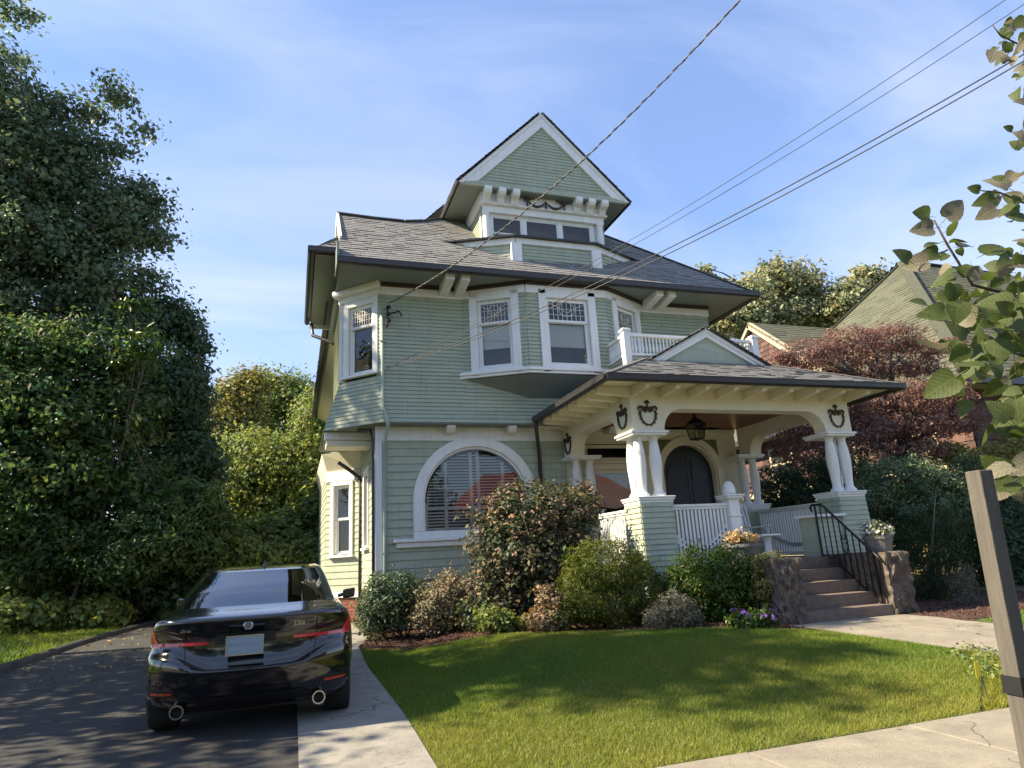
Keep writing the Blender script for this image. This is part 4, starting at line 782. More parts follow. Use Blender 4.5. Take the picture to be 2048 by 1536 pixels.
archbeam((PXL, PF + .301, 0), (0, 1, 0), D1 - .06 - PF - .301, (.30, 0, 0), .31, .40, 'porch_beam'); archbeam((PXR - .30, PF + .301, 0), (0, 1, 0), D1 - .06 - PF - .301, (.30, 0, 0), .31, .40, 'porch_beam')
def wreath(o, u, s=1.0):
    u = V3(u); n = np.cross(u, [0, 0, 1.]); q = MB(); P = lambda a, b, d=.012: V3(o) + u * a * s + np.array([0, 0, b * s]) + n * d
    for k in range(9):
        for sx in (-1, 1):
            t = R(18 - k * 12.2); c = P(sx * .155 * math.cos(t), .20 * math.sin(t) - .02); t2 = t - R(13); c2 = P(sx * .155 * math.cos(t2), .20 * math.sin(t2) - .02); q.beam(c, c2, .036 - .002 * k, .022, up=tuple(n)); 
            if k % 2: q.beam(P(sx * .155 * math.cos(t), .20 * math.sin(t) - .02), P(sx * .185 * math.cos(t - .15), .225 * math.sin(t - .15) - .02), .02, .02, up=tuple(n))
    for sx in (-1, 1):
        q.tube([P(0, .09), P(sx * .05, .075), P(sx * .10, .085), P(sx * .15, .11), P(sx * .185, .085), P(sx * .18, .05), P(sx * .165, .06)], [.02, .034, .030, .022, .018, .014, .010], 6)
        q.tube([P(sx * .02, .06), P(sx * .06, .03), P(sx * .10, .05)], .022, 6); q.tube([P(sx * .02, .05), P(sx * .045, .0)], .014, 5)
    q.tube([P(0, .04), P(0, .20)], .014, 6); q.tube([P(-.045, .17), P(-.02, .2), P(0, .215), P(.02, .2), P(.045, .17)], .017, 6)
    part('wreath_ornament', q, M['ornament'])
wreath((5.90, PF - .005, 2.35), (1, 0, 0)); wreath((10.08, PF - .005, 2.35), (1, 0, 0)); wreath((PXL - .005, 10.42, 2.35), (0, -1, 0)); wreath((PXL - .005, 12.98, 2.32), (0, -1, 0))
# eaves: rafter tails, soffit, gutters, roof
PE, PEX0, PEX1, PEZ, PS = 9.45, 4.834, 11.125, 2.807, .486
for i in range(9):
    x = 5.58 + i * .595
    part('rafter_tail', MB().prism([(0, 2.62), (0, 2.80), (-.58, 2.79), (-.58, 2.70), (-.54, 2.66)], (x, PF - .002, 0), (0, 1, 0), (0, 0, 1), (.095, 0, 0)), M['cream'], bevel=.008)
for i in range(8):
    y = 10.02 + i * .43
    part('rafter_tail', MB().prism([(0, 2.62), (0, 2.80), (-.66, 2.79), (-.66, 2.70), (-.62, 2.66)], (PXL - .002, y, 0), (1, 0, 0), (0, 0, 1), (0, .095, 0)), M['cream'], bevel=.008)
part('porch_soffit', MB().box(PEX0 + .03, PEX1 - .03, PE + .03, PF + .28, 2.80, 2.825).box(PEX0 + .03, PXL + .28, PF + .281, D2 - .12, 2.80, 2.825).box(PXR - .28, PEX1 - .03, PF + .281, D1, 2.80, 2.825), M['cream'])
part('porch_fascia', MB().box(PEX0, PEX1, PE, PE + .028, 2.735, 2.83).box(PEX0, PEX0 + .028, PE + .029, 12.85, 2.735, 2.83).box(PEX1 - .028, PEX1, PE + .029, 13.3, 2.735, 2.83), M['gutter'])
gutter(house, (PEX0 - .03, PE - .04, 2.79), (PEX1 + .03, PE - .04, 2.79), .06); gutter(house, (PEX0 - .035, 12.86, 2.79), (PEX0 - .035, PE - .06, 2.79), .06); gutter(house, (PEX1 + .035, PE - .05, 2.79), (PEX1 + .035, 13.2, 2.79), .06)
part('downspout', MB().tube([(PEX0 - .035, 12.80, 2.75), (PEX0 - .035, 12.80, 2.62), (PEX0 + .05, 13.0, 2.4), (PEX0 + .16, D1 - .06, 2.15), (PEX0 + .16, D1 - .06, -1.0)], .045, 8), M['gutter'], smooth=True)
proof = part('porch_roof', MB().box(5.6, 10.2, 10.5, 12.95, 3.0, 3.1), M['deckroof'])
sl = math.sqrt(1 + PS * PS); RY = 11.6 - PE
PZ2 = PEZ + .03
shingles(proof, (0, PE - .03, PZ2), (1, 0, 0), (0, 1, PS), [(PEX0 - .02, 0), (PEX1 + .02, 0), (PEX1 - RY, RY * sl), (PEX0 + RY, RY * sl)], M['shingle'])
shingles(proof, (PEX0 - .03, PE, PZ2), (0, 1, 0), (1, 0, PS), [(0, 0), (12.95 - PE, 0), (12.95 - PE, 1.62 * sl), (1.62, 1.62 * sl)], M['shingle'])
shingles(proof, (PEX1 + .03, PE, PZ2), (0, 1, 0), (-1, 0, PS), [(0, 0), (13.2 - PE, 0), (13.2 - PE, 1.62 * sl), (1.62, 1.62 * sl)], M['shingle'])
for sx, xe in ((1, PEX0), (-1, PEX1)):
    hp = MB(); hp.tint = .8
    for k in range(14): t0, t1 = RY * k / 14, RY * (k + 1) / 14 + .02; hp.beam((xe + sx * t0, PE + t0, PZ2 + PS * t0 + .03), (xe + sx * t1, PE + t1, PZ2 + PS * t1 + .022), .15, .014)
    hp.build('ridge_cap', M['shingle'], proof, tint=True)
# pediment
PY, PL, PR_, PBZ, PT, PCX = 11.05, 6.62, 9.46, 3.60, 4.37, 8.03
ped = part('porch_pediment', MB().add([(PL + .05, PY + .05, PBZ), (PR_ - .05, PY + .05, PBZ), (PCX, PY + .05, PT - .05)], [(0, 1, 2)]), M['sage'], fix=False)
for sx, xe in ((1, PL), (-1, PR_)):
    e, a = V3((xe, PY, PBZ)), V3((PCX, PY, PT)); d = (a - e) / np.linalg.norm(a - e)
    for off, th, y, nm in ((.0, .15, 0.0, 'rake_board'), (-.015, .075, -.03, 'rake_molding')):
        A, B, Cc, D_ = e + V3((0, y, -off)), a + V3((0, y, -off)), a + V3((0, y, -off - th * 1.13)), e + V3((sx * th * 1.8, y, 0))
        q = MB(); q.add([A, B, Cc, D_] + [p + V3((0, .045, 0)) for p in (A, B, Cc, D_)], [(0, 1, 2, 3), (4, 7, 6, 5), (0, 4, 5, 1), (1, 5, 6, 2), (2, 6, 7, 3), (3, 7, 4, 0)]); q.build(nm, M['white'], ped)
    ll = float(np.linalg.norm(a - e)); shingles(ped, e + V3((-sx * .06, -.07, .0)), (0, 1, 0), d, [(0, 0), (.55, 0), (.95, ll + .05), (0, ll + .05)], M['shingle'], lift=.02)
# balcony over the porch
BY, BL_, BR_ = 11.55, 6.42, 9.58
bal = part('balcony', MB().box(BL_ + .02, BR_ - .02, BY + .05, 12.95, 3.4, 3.86), M['sagedk'])
siding(bal, (BL_, BY, 3.5), (BR_, BY, 3.5), (BL_, BY, 3.88), (BR_, BY, 3.88), .083, M['sage'], back=False); siding(bal, (BL_, 12.95, 3.5), (BL_, BY, 3.5), (BL_, 12.95, 3.88), (BL_, BY, 3.88), .083, M['sage'], back=False); siding(bal, (BR_, BY, 3.5), (BR_, 12.95, 3.5), (BR_, BY, 3.88), (BR_, 12.95, 3.88), .083, M['sage'], back=False)
for x in (BL_, BR_): MB().box(x - .075, x + .075, BY - .075, BY + .075, 3.55, 4.40).box(x - .10, x + .10, BY - .10, BY + .10, 4.401, 4.44).box(x - .07, x + .07, BY - .07, BY + .07, 4.441, 4.47).build('balcony_post', M['white'], bal, bevel=.006)
MB().box(BL_ + .08, BR_ - .08, BY - .05, BY + .05, 4.30, 4.36).box(BL_ + .08, BR_ - .08, BY - .04, BY + .04, 3.885, 3.94).box(BL_ - .05, BL_ + .05, BY + .08, 12.42, 4.30, 4.36).box(BL_ - .04, BL_ + .04, BY + .08, 12.42, 3.885, 3.94).box(BR_ - .05, BR_ + .05, BY + .08, 12.95, 4.30, 4.36).box(BR_ - .04, BR_ + .04, BY + .08, 12.95, 3.885, 3.94).build('balcony_rail', M['white'], bal, bevel=.006)
bprof = [(.018, 0), (.018, .05), (.028, .09), (.026, .14), (.014, .24), (.020, .30), (.018, .36)]
x = BL_ + .14
proto = None
while x < BR_ - .1:
    if proto is None: proto = MB().lathe(bprof, (BL_, BY, 3.94), 6).build('baluster', M['white'], bal); proto.location = (0.14, 0, 0)
    else: o = proto.copy(); C.objects.link(o); o.parent = bal; o.location = (x - BL_, 0, 0); ORG[o] = ORG[bal]
    x += .083
y = BY + .13
while y < 12.4:
    for xx in (0, BR_ - BL_): o = proto.copy(); C.objects.link(o); o.parent = bal; o.location = (xx, y - BY, 0); ORG[o] = ORG[bal]
    y += .083
# porch railings with pierced slats
def railing(p0, p1, ztop, zbot, arcs=True, pitch=.076, m=None):
    m = m or M['white']; a, b = V3((*p0, 0)), V3((*p1, 0)); L = float(np.linalg.norm(b - a)); fr = Fr(a, b - a); q = MB()
    fr.box(q, 0, L, -.05, .05, ztop - .045, ztop); fr.box(q, 0, L, -.03, .03, ztop - .09, ztop - .046); r = part('porch_railing', q, m, bevel=.006); q = MB(); fr.box(q, 0, L, -.035, .035, zbot, zbot + .08); q.build('bottom_rail', m, r)
    n = int(L / pitch); pr = None
    for i in range(n):
        s = (i + .5) * L / n; q = MB(); fr.box(q, s - .022, s + .022, -.014, .014, zbot + .08, ztop - .09); q.build('baluster', m, r)
    if arcs:
        for f in (lambda t: .62 - .46 * math.sin(math.pi * t), lambda t: .16 + .50 * abs(2 * t - 1) ** 1.5 * (1 if t > .5 else .55)):
            for i in range(n - 1):
                s = (i + 1) * L / n; zc = zbot + .08 + (ztop - zbot - .17) * f(s / L); q = MB(); fr.box(q, s - L / n / 2 + .02, s + L / n / 2 - .02, -.010, .010, zc - .04, zc + .04); q.build('fret_block', m, r)
    return r
railing((6.20, 10.32), (7.42, 10.32), .745, FZ + .03); railing((5.86, 12.84), (5.86, 10.68), .745, FZ + .03, False); railing((10.08, 10.68), (10.08, 12.84), .745, FZ + .012, True)
nw = part('newel_post', MB().box(7.42, 7.64, 10.21, 10.43, FZ - .3, .80), M['white'], bevel=.01)
MB().box(7.40, 7.66, 10.19, 10.45, .50, .53).box(7.40, 7.66, 10.19, 10.45, .79, .82).box(7.36, 7.70, 10.15, 10.49, .821, .86).box(7.34, 7.72, 10.13, 10.51, .861, .89).build('newel_cap', M['white'], nw, bevel=.006)
MB().lathe([(.11, 0), (.118, .05), (.112, .12), (.09, .19), (.055, .235), (.02, .252)], (7.53, 10.32, .89), 4 * 4).build('finial', M['white'], nw, smooth=True)
# clapboard cheek wall right of the stairs
ck = part('cheek_wall', MB().box(9.2, 9.78, 10.15, 10.55, FZ - .9, .42), M['sagedk'])
siding(ck, (9.16, 10.12, FZ - .9), (9.78, 10.12, FZ - .9), (9.18, 10.12, .42), (9.78, 10.12, .42), .089, M['sage'], each=True, thick=.024, back=False); siding(ck, (9.17, 10.55, FZ - .9), (9.17, 10.12, FZ - .9), (9.17, 10.55, .42), (9.17, 10.12, .42), .089, M['sage'], each=True, thick=.012, back=False)
MB().box(9.10, 9.82, 10.03, 10.6, .42, .47).build('ledge', M['white'], ck, bevel=.012)
# ---------------------------------------------------------------- brownstone steps
stp = thing('stone_steps', 'five worn brownstone steps between rough stone cheek blocks leading to the porch', 'steps', (8.2, 9.3, gz(8.2, 8.7)))
def rough(name, x0, x1, y0, y1, z0, z1, m, amp, parent, cuts=7, seed=1):
    me = bpy.data.meshes.new(name); bm = bmesh.new(); bmesh.ops.create_cube(bm, size=1)
    bmesh.ops.scale(bm, vec=(x1 - x0, y1 - y0, z1 - z0), verts=bm.verts); bmesh.ops.translate(bm, vec=((x0 + x1) / 2, (y0 + y1) / 2, (z0 + z1) / 2), verts=bm.verts)
    bmesh.ops.subdivide_edges(bm, edges=bm.edges, cuts=cuts, use_grid_fill=True); rg = np.random.default_rng(seed); ph = rg.uniform(0, 6, 9)
    for v in bm.verts:
        c = v.co; k = amp * (math.sin(c.x * 7 + ph[0] + c.z * 3) * math.sin(c.y * 6 + ph[1]) + .7 * math.sin(c.z * 11 + ph[2] + c.y * 5) * math.sin(c.x * 9 + ph[3])) + rg.normal(0, amp * .45)
        d = Vector((c.x - (x0 + x1) / 2, c.y - (y0 + y1) / 2, (c.z - (z0 + z1) / 2) * .3)); d.normalize(); c += d * k
        if c.z > z1 - .02: c.z = z1 + rg.normal(0, amp * .15)
    o3 = ORG[parent]; bmesh.ops.translate(bm, vec=(-o3[0], -o3[1], EYE - o3[2]), verts=bm.verts); bm.to_mesh(me); bm.free(); me.materials.append(m); return link_mesh(name, me, parent)
zg = gz(8.3, 8.7) - .02; rise = (FZ - zg) / 5
for k in range(5):
    y0 = 8.7 + .3 * k
    rough('step', 7.40, 9.2, y0, 10.35 if k == 4 else y0 + .42, zg + rise * k + (.004 if k else -.1), zg + rise * (k + 1), M['step'], .006, stp, 6, 20 + k)
rough('landing', 6.95, 9.9, 10.2, 10.42, zg - .1, FZ - .02, M['step'], .004, stp, 4, 31)
rough('cheek_block', 6.93, 7.42, 8.66, 9.5, zg - .2, -.235, M['stone'], .042, stp, 15, 3); rough('cheek_block', 6.95, 7.42, 9.51, 10.2, zg - .2, -.25, M['stone'], .035, stp, 12, 4)
rough('cheek_block', 9.13, 9.60, 8.68, 9.5, zg - .2, -.24, M['stone'], .042, stp, 15, 5); rough('cheek_block', 9.17, 9.62, 9.51, 10.1, zg - .2, -.25, M['stone'], .035, stp, 12, 6)
rl = thing('iron_handrail', 'black wrought iron handrail with square bars and scroll descending the stone steps', 'handrail', (9.1, 9.3, FZ))
xr = 9.08; top = [(xr, 10.05, .64), (xr, 9.80, .62), (xr, 8.80, -.28)]
MB().tube([(xr, 10.07, .53), (xr, 10.10, .59), (xr, 10.05, .64), (xr, 9.83, .63), (xr, 9.75, .58), (xr, 8.78, -.30), (xr, 8.72, -.38)], .021, 8).build('top_rail', M['iron'], rl, smooth=True)
MB().beam((xr, 9.85, FZ + .05), (xr, 8.82, -1.08), .024, .018).build('bottom_rail', M['iron'], rl)
for k in range(10):
    y = 9.98 - k * .125; zt = .62 if y > 9.8 else .62 - (9.8 - y) * .91; zb = FZ + .05 if y > 9.85 else FZ + .05 - (9.85 - y) * .83
    MB().beam((xr, y, zb if k else FZ), (xr, y, zt), .016 if 0 < k < 9 else .028, .016 if 0 < k < 9 else .028).build('bar', M['iron'], rl)
MB().tube([(xr, 8.80, -.30), (xr, 8.80, -1.16)], .016, 6).build('post', M['iron'], rl)
q = MB()
for sy in (-1, 1): q.tube([(xr, 9.42 + sy * (.02 + .055 * math.sin(t)), -.05 + .075 * (t / 3.6) - .03 * math.cos(t * 1.7)) for t in np.linspace(0, 5.2, 14)], .008, 5); q.tube([(xr, 9.42, -.26), (xr, 9.42 + sy * .06, -.12), (xr, 9.42 + sy * .05, -.04)], .008, 5)
q.build('scroll', M['iron'], rl)
# lantern under the porch ceiling
ln = thing('porch_lantern', 'dark glass-sided lantern hanging from the brown porch ceiling', 'lantern', (7.87, 11.6, 2.2))
lx, ly = 7.87, 11.6; q = MB()
for sx in (-1, 1):
    for sy in (-1, 1): q.beam((lx + sx * .10, ly + sy * .10, 2.16), (lx + sx * .145, ly + sy * .145, 2.46), .018, .018)
for z, h in ((2.16, .10), (2.46, .148)):
    for sx in (-1, 1): q.beam((lx + sx * h, ly - h, z), (lx + sx * h, ly + h, z), .022, .022).beam((lx - h, ly + sx * h, z), (lx + h, ly + sx * h, z), .022, .022)
q.lathe([(.02, 0), (.06, .01), (.10, .02), (.10, .03)], (lx, ly, 2.125), 8); q.build('frame', M['iron'], ln)
MB().lathe([(.21, 0), (.20, .015), (.12, .09), (.05, .12), (.03, .15), (.015, .25)], (lx, ly, 2.465), 8).build('cap', M['iron'], ln)
q = MB()
for a in range(4): c, s = math.cos(R(90 * a)), math.sin(R(90 * a)); q.quad(*[(lx + c * h - s * w, ly + s * h + c * w, z) for h, w, z in ((.10, -.10, 2.17), (.10, .10, 2.17), (.145, .145, 2.45), (.145, -.145, 2.45))])
q.build('glass_panel', glass('lantern glass', (.8, .8, .72)), ln, fix=False)
# rocking chair, pedestal stand and planters
rc_ = thing('rocking_chair', 'grey painted wooden rocking chair with slatted back facing the porch rail', 'chair', (8.85, 11.6, FZ))
def RCp(a, b, z): return (8.85 + a, 11.6 + b, FZ + z)
for sx in (-1, 1):
    MB().tube([RCp(sx * .24, .42, .10), RCp(sx * .24, .1, .02), RCp(sx * .24, -.25, .04), RCp(sx * .24, -.4, .10)], .02, 6).build('rocker', M['whitewood'], rc_); MB().beam(RCp(sx * .24, -.22, .04), RCp(sx * .24, -.22, .62), .045, .045).build('front_leg', M['whitewood'], rc_)
    MB().beam(RCp(sx * .24, .2, .03), RCp(sx * .24, .42, 1.12), .045, .045).build('back_post', M['whitewood'], rc_); MB().beam(RCp(sx * .25, -.3, .63), RCp(sx * .25, .3, .61), .08, .025).build('armrest', M['whitewood'], rc_)
for k in range(5): MB().beam(RCp(-.16 + .08 * k, .25, .45), RCp(-.16 + .08 * k, .41, 1.08), .055, .014, up=(0, 1, 0)).build('back_slat', M['whitewood'], rc_)
MB().beam(RCp(-.22, .42, 1.08), RCp(.22, .42, 1.08), .03, .1).build('top_slat', M['whitewood'], rc_)
for k in range(5): MB().beam(RCp(-.23, -.22 + .1 * k, .42), RCp(.23, -.22 + .1 * k, .42), .085, .02).build('seat_slat', M['whitewood'], rc_)
pd = thing('pedestal_table', 'white pedestal side table with flared foot at the top of the stone steps', 'table', (7.98, 10.02, FZ))
MB().lathe([(.16, 0), (.17, .025), (.13, .06), (.075, .15), (.055, .26), (.06, .34), (.085, .40), (.07, .41)], (7.98, 10.02, FZ), 4).build('pedestal', M['whitewood'], pd); Box('table_top', M['whitewood'], pd, 7.78, 8.18, 9.9, 10.14, FZ + .41, FZ + .44, bevel=.006)
M['tub'] = mat('grey resin tub', (0.13, 0.13, 0.135), 0.7, .12, 6); M['tub2'] = mat('weathered grey planter', (0.16, 0.145, 0.14), 0.8, .2, 8, .2, 40)
def planter(name, label, c, r0, r1, h, m, sides=24, smooth=True):
    t = thing(name, label, 'planter', c); MB().lathe([(r0, 0), (r1 * .97, h - .05), (r1 * 1.04, h - .05), (r1 * 1.04, h), (r1 * .93, h), (r1 * .9, h - .04)], c, sides).build('tub', m, t, smooth=False); MB().lathe([(.01, h - .045), (r1 * .92, h - .04)], c, sides).build('soil', M['mulch'], t); return t
PA = (7.22, 9.75, -.243); planter('flower_tub', 'round grey tub of dried golden flowers on the near left stone block', PA, .22, .31, .26, M['tub'])
PB = (9.40, 9.02, -.235); planter('flower_pot', 'grey planter of white flowers on the stone block right of the handrail', PB, .19, .23, .26, M['tub2'], 4 * 5)
# ---------------------------------------------------------------- parked car
M['carpaint'] = mat('black car paint', (0.004, 0.0045, 0.006), 0.14, 0.1, 2, coat=1.0, spec=0.5)
M['trimblk'] = mat('satin black trim', (0.010, 0.010, 0.011), 0.5, 0.1, 8)
M['tyre'] = mat('tyre rubber', (0.018, 0.018, 0.018), 0.85, 0.15, 20)
M['rim'] = mat('alloy rim', (0.35, 0.35, 0.36), 0.3, 0.05, 8, metal=0.9)
M['chrome'] = mat('polished chrome', (0.42, 0.42, 0.43), 0.2, 0.02, 4, metal=1.0)
M['redlens'] = mat('red tail light lens', (0.52, 0.010, 0.028), 0.12, 0.15, 14, coat=1.0)
M['darklens'] = mat('smoked red lens', (0.022, 0.004, 0.006), 0.1, 0.1, 14, coat=1.0)
M['reflector'] = mat('amber red reflector', (0.42, 0.05, 0.02), 0.25, 0.15, 60, coat=.6)
M['plate'] = mat('licence plate', (0.14, 0.21, 0.30), 0.45, 0.06, 5, col2=(0.30, 0.34, 0.37), stretch=(.3, 1, 5))
M['seat'] = mat('grey leather seat', (0.22, 0.22, 0.22), 0.6, 0.1, 5)
CX, CY = -.335, 6.74
car = thing('parked_car', 'black four-door sedan parked on the driveway with its rear and twin exhausts to the street', 'car', (CX, CY, -EYE))
def cpt(x, y, z): return (CX + x, CY + y, z - EYE)
SL = [  # z, rear y, half width, front y, rear corner depth
    (.19, .30, .76, 4.42, .45), (.22, .22, .84, 4.50, .45), (.28, .14, .885, 4.58, .46), (.35, .08, .903, 4.63, .48), (.43, .040, .910, 4.66, .50), (.50, .015, .914, 4.67, .52), (.56, .0, .917, 4.67, .54), (.62, .0, .918, 4.66, .55), (.655, .006, .918, 4.65, .55), (.680, .020, .918, 4.64, .55),
    (.700, .05, .917, 4.62, .54), (.725, .082, .916, 4.60, .52), (.76, .102, .914, 4.57, .50), (.80, .110, .911, 4.52, .49), (.85, .104, .905, 4.45, .48), (.89, .090, .898, 4.36, .47), (.925, .070, .888, 4.22, .46), (.955, .052, .874, 4.05, .45), (.978, .044, .86, 3.85, .44), (.992, .050, .846, 3.7, .43),
    (1.005, .085, .832, 3.55, .40), (1.020, .16, .815, 3.42, .36), (1.045, .30, .79, 3.28, .30), (1.060, .42, .768, 3.20, .27), (1.075, .50, .745, 3.13, .25), (1.11, .58, .732, 3.05, .25), (1.17, .71, .712, 2.93, .25), (1.23, .85, .69, 2.80, .25), (1.29, 1.0, .667, 2.68, .25), (1.345, 1.15, .643, 2.57, .25), (1.395, 1.27, .62, 2.48, .25),
    (1.425, 1.42, .59, 2.40, .25), (1.443, 1.58, .55, 2.33, .22), (1.458, 1.80, .47, 2.27, .2), (1.464, 1.95, .34, 2.2, .15)]
NRr, NS, NF = 41, 30, 17
def dip(x, z):
    g = 1 - sm(np.clip((abs(x) - .30) / .42, 0, 1)); w = math.exp(-((z - .70) / .085) ** 2); return -.145 * float(g) * w
def rear_y(x, w, yr, c, p=2.5): return yr + c * (1 - max(0.0, 1 - min(1, abs(x) / w) ** p) ** (1 / p))
def loop(sl):
    z, yr, w, yf, c = sl; pts = []
    for i in range(NRr):
        t = -1 + 2 * i / (NRr - 1); x = w * math.sin(t * math.pi / 2) if z > 1.07 else w * (0.45 * t + 0.55 * math.sin(t * math.pi / 2)); pts.append((x, rear_y(x, w, yr, c), z + dip(x, z)))
    cf = .55 if z < 1.0 else .3; ys, ye = yr + c, yf - cf
    for i in range(1, NS + 1): y = ys + (ye - ys) * i / (NS + 1); pts.append((w, y, z))
    for i in range(NF): t = 1 - 2 * i / (NF - 1); x = w * math.sin(t * math.pi / 2); pts.append((x, yf - cf * (1 - max(0, 1 - abs(x / w) ** 2.2) ** (1 / 2.2)), z))
    for i in range(NS, 0, -1): y = ys + (ye - ys) * i / (NS + 1); pts.append((-w, y, z))
    return pts
LP = [loop(s) for s in SL]; NL = len(LP[0]); NZ = len(SL)
iz = {round(s[0], 3): i for i, s in enumerate(SL)}; zb, zt = iz[1.075], iz[1.395]
body = MB(); gl_r = MB(); gl_s = MB(); gl_f = MB()
vs = [cpt(*p) for l in LP for p in l]
def cls(i, j):
    if not (zb <= i < zt): return 'b'
    a = LP[i][j]; x = a[0]; w = SL[i][2]; f = (i - zb) / (zt - zb)
    if j < NRr - 1:
        if abs((LP[i][j][0] + LP[i][(j + 1) % NL][0]) / 2) < w * .90: return 'r'
        return 'b'
    k = j - (NRr - 1)
    if k <= NS or k > NS + NF:
        y = (LP[i][j][1] + LP[i][(j + 1) % NL][1]) / 2
        if i == zt - 1: return 'b'
        yy = (y - SL[i][1]) / (SL[i][3] - SL[i][1])
        if .22 < yy < .80 and not .50 < yy < .54: return 's'
        return 'b'
    return 'f' if abs(LP[i][j][0]) < w * .9 else 'b'
fb, fr_, fs_, ff_ = [], [], [], []
for i in range(NZ - 1):
    for j in range(NL):
        q = (i * NL + j, i * NL + (j + 1) % NL, (i + 1) * NL + (j + 1) % NL, (i + 1) * NL + j); {'b': fb, 'r': fr_, 's': fs_, 'f': ff_}[cls(i, j)].append(q)
cap = [tuple((NZ - 1) * NL + j for j in range(NL)), tuple(range(NL))[::-1]]
def submesh(name, faces, m, solid=False):
    used = sorted({v for f in faces for v in f}); mp_ = {v: k for k, v in enumerate(used)}; q = MB(); q.add([vs[v] for v in used], [tuple(mp_[v] for v in f) for f in faces]); return q.build(name, m, car, smooth=True, fix=False)
bo = submesh('body', fb + cap, M['carpaint'])
submesh('rear_window', fr_, M['cglass']); submesh('side_window', fs_, M['cglass']); submesh('windshield', ff_, M['cglass'])
# wheel arches: cut from the body
bpy.context.view_layer.update()
AX_R, AX_F = .80, 3.65
for ay in (AX_R, AX_F):
    q = MB(); q.lathe([(.365, -1.2), (.365, 1.2)], cpt(0, ay, .325), 40, axis=((0, 1, 0), (0, 0, 1), (1, 0, 0))); co = q.build('arch_cutter', M['trimblk'], car)
    md = bo.modifiers.new('arch', 'BOOLEAN'); md.object = co; md.operation = 'DIFFERENCE'; md.solver = 'FAST'
    bpy.context.view_layer.update(); dg = bpy.context.evaluated_depsgraph_get(); ne = bpy.data.meshes.new_from_object(bo.evaluated_get(dg)); bo.modifiers.clear(); bo.data = ne; bpy.data.objects.remove(co)
ne.polygons.foreach_set('use_smooth', [True] * len(ne.polygons))
MB().box(CX - .62, CX + .62, CY + .35, CY + 4.4, .17 - EYE, .55 - EYE).build('underbody', M['trimblk'], car)
for sx in (-1, 1):
    for ay in (AX_R, AX_F):
        w = MB(); c = cpt(sx * .785, ay, .325); A = ((0, 1, 0), (0, 0, 1), (sx, 0, 0))
        w.lathe([(.23, -.12), (.31, -.12), (.325, -.09), (.326, 0), (.325, .085), (.31, .115), (.235, .115), (.232, .08)], c, 36, axis=A); wh = w.build('wheel', M['tyre'], car, smooth=True)
        w = MB(); w.lathe([(.232, -.1), (.232, .10), (.215, .095), (.21, .05), (.05, .06), (.045, .08), (.01, .085)], c, 30, axis=A)
        for k in range(10): a = 2 * math.pi * k / 10; w.beam((c[0] + sx * .075, c[1] + .04 * math.cos(a), c[2] + .04 * math.sin(a)), (c[0] + sx * .095, c[1] + .215 * math.cos(a), c[2] + .215 * math.sin(a)), .03, .02, up=(1, 0, 0))
        w.build('rim', M['rim'], wh)
def slz(z):
    for a, b in zip(SL, SL[1:]):
        if a[0] <= z <= b[0]: t = (z - a[0]) / (b[0] - a[0]); return tuple(a[k] + (b[k] - a[k]) * t for k in range(5))
    return SL[-1]
def surf(x, z):
    zz = z
    for _ in range(12): zz = z - dip(x, zz)
    s = slz(zz); return rear_y(x, s[2], s[1], s[4])
def patch(name, rows, m, parent, off=.008, n=14, thick=.02):
    """rows: (z, x0, x1) bottom to top, laid on the rear surface with real thickness"""
    q = MB(); P = []
    for z, a, b in rows: P.append([(a + (b - a) * i / n, z) for i in range(n + 1)])
    k = len(rows); vs = [cpt(x, surf(x, z) - off, z) for r in P for x, z in r] + [cpt(x, surf(x, z) + thick, z) for r in P for x, z in r]; N1 = k * (n + 1); fs = []
    for i in range(k - 1):
        for j in range(n):
            a = i * (n + 1) + j; fs.append((a, a + 1, a + n + 2, a + n + 1))
    for i in range(k - 1):
        for j in (0, n): a = i * (n + 1) + j; fs.append((a, a + n + 1, a + n + 1 + N1, a + N1))
    for j in range(n):
        for i in (0, k - 1): a = i * (n + 1) + j; fs.append((a, a + 1, a + 1 + N1, a + N1))
    q.add(vs, fs); return q.build(name, m, parent, smooth=False)
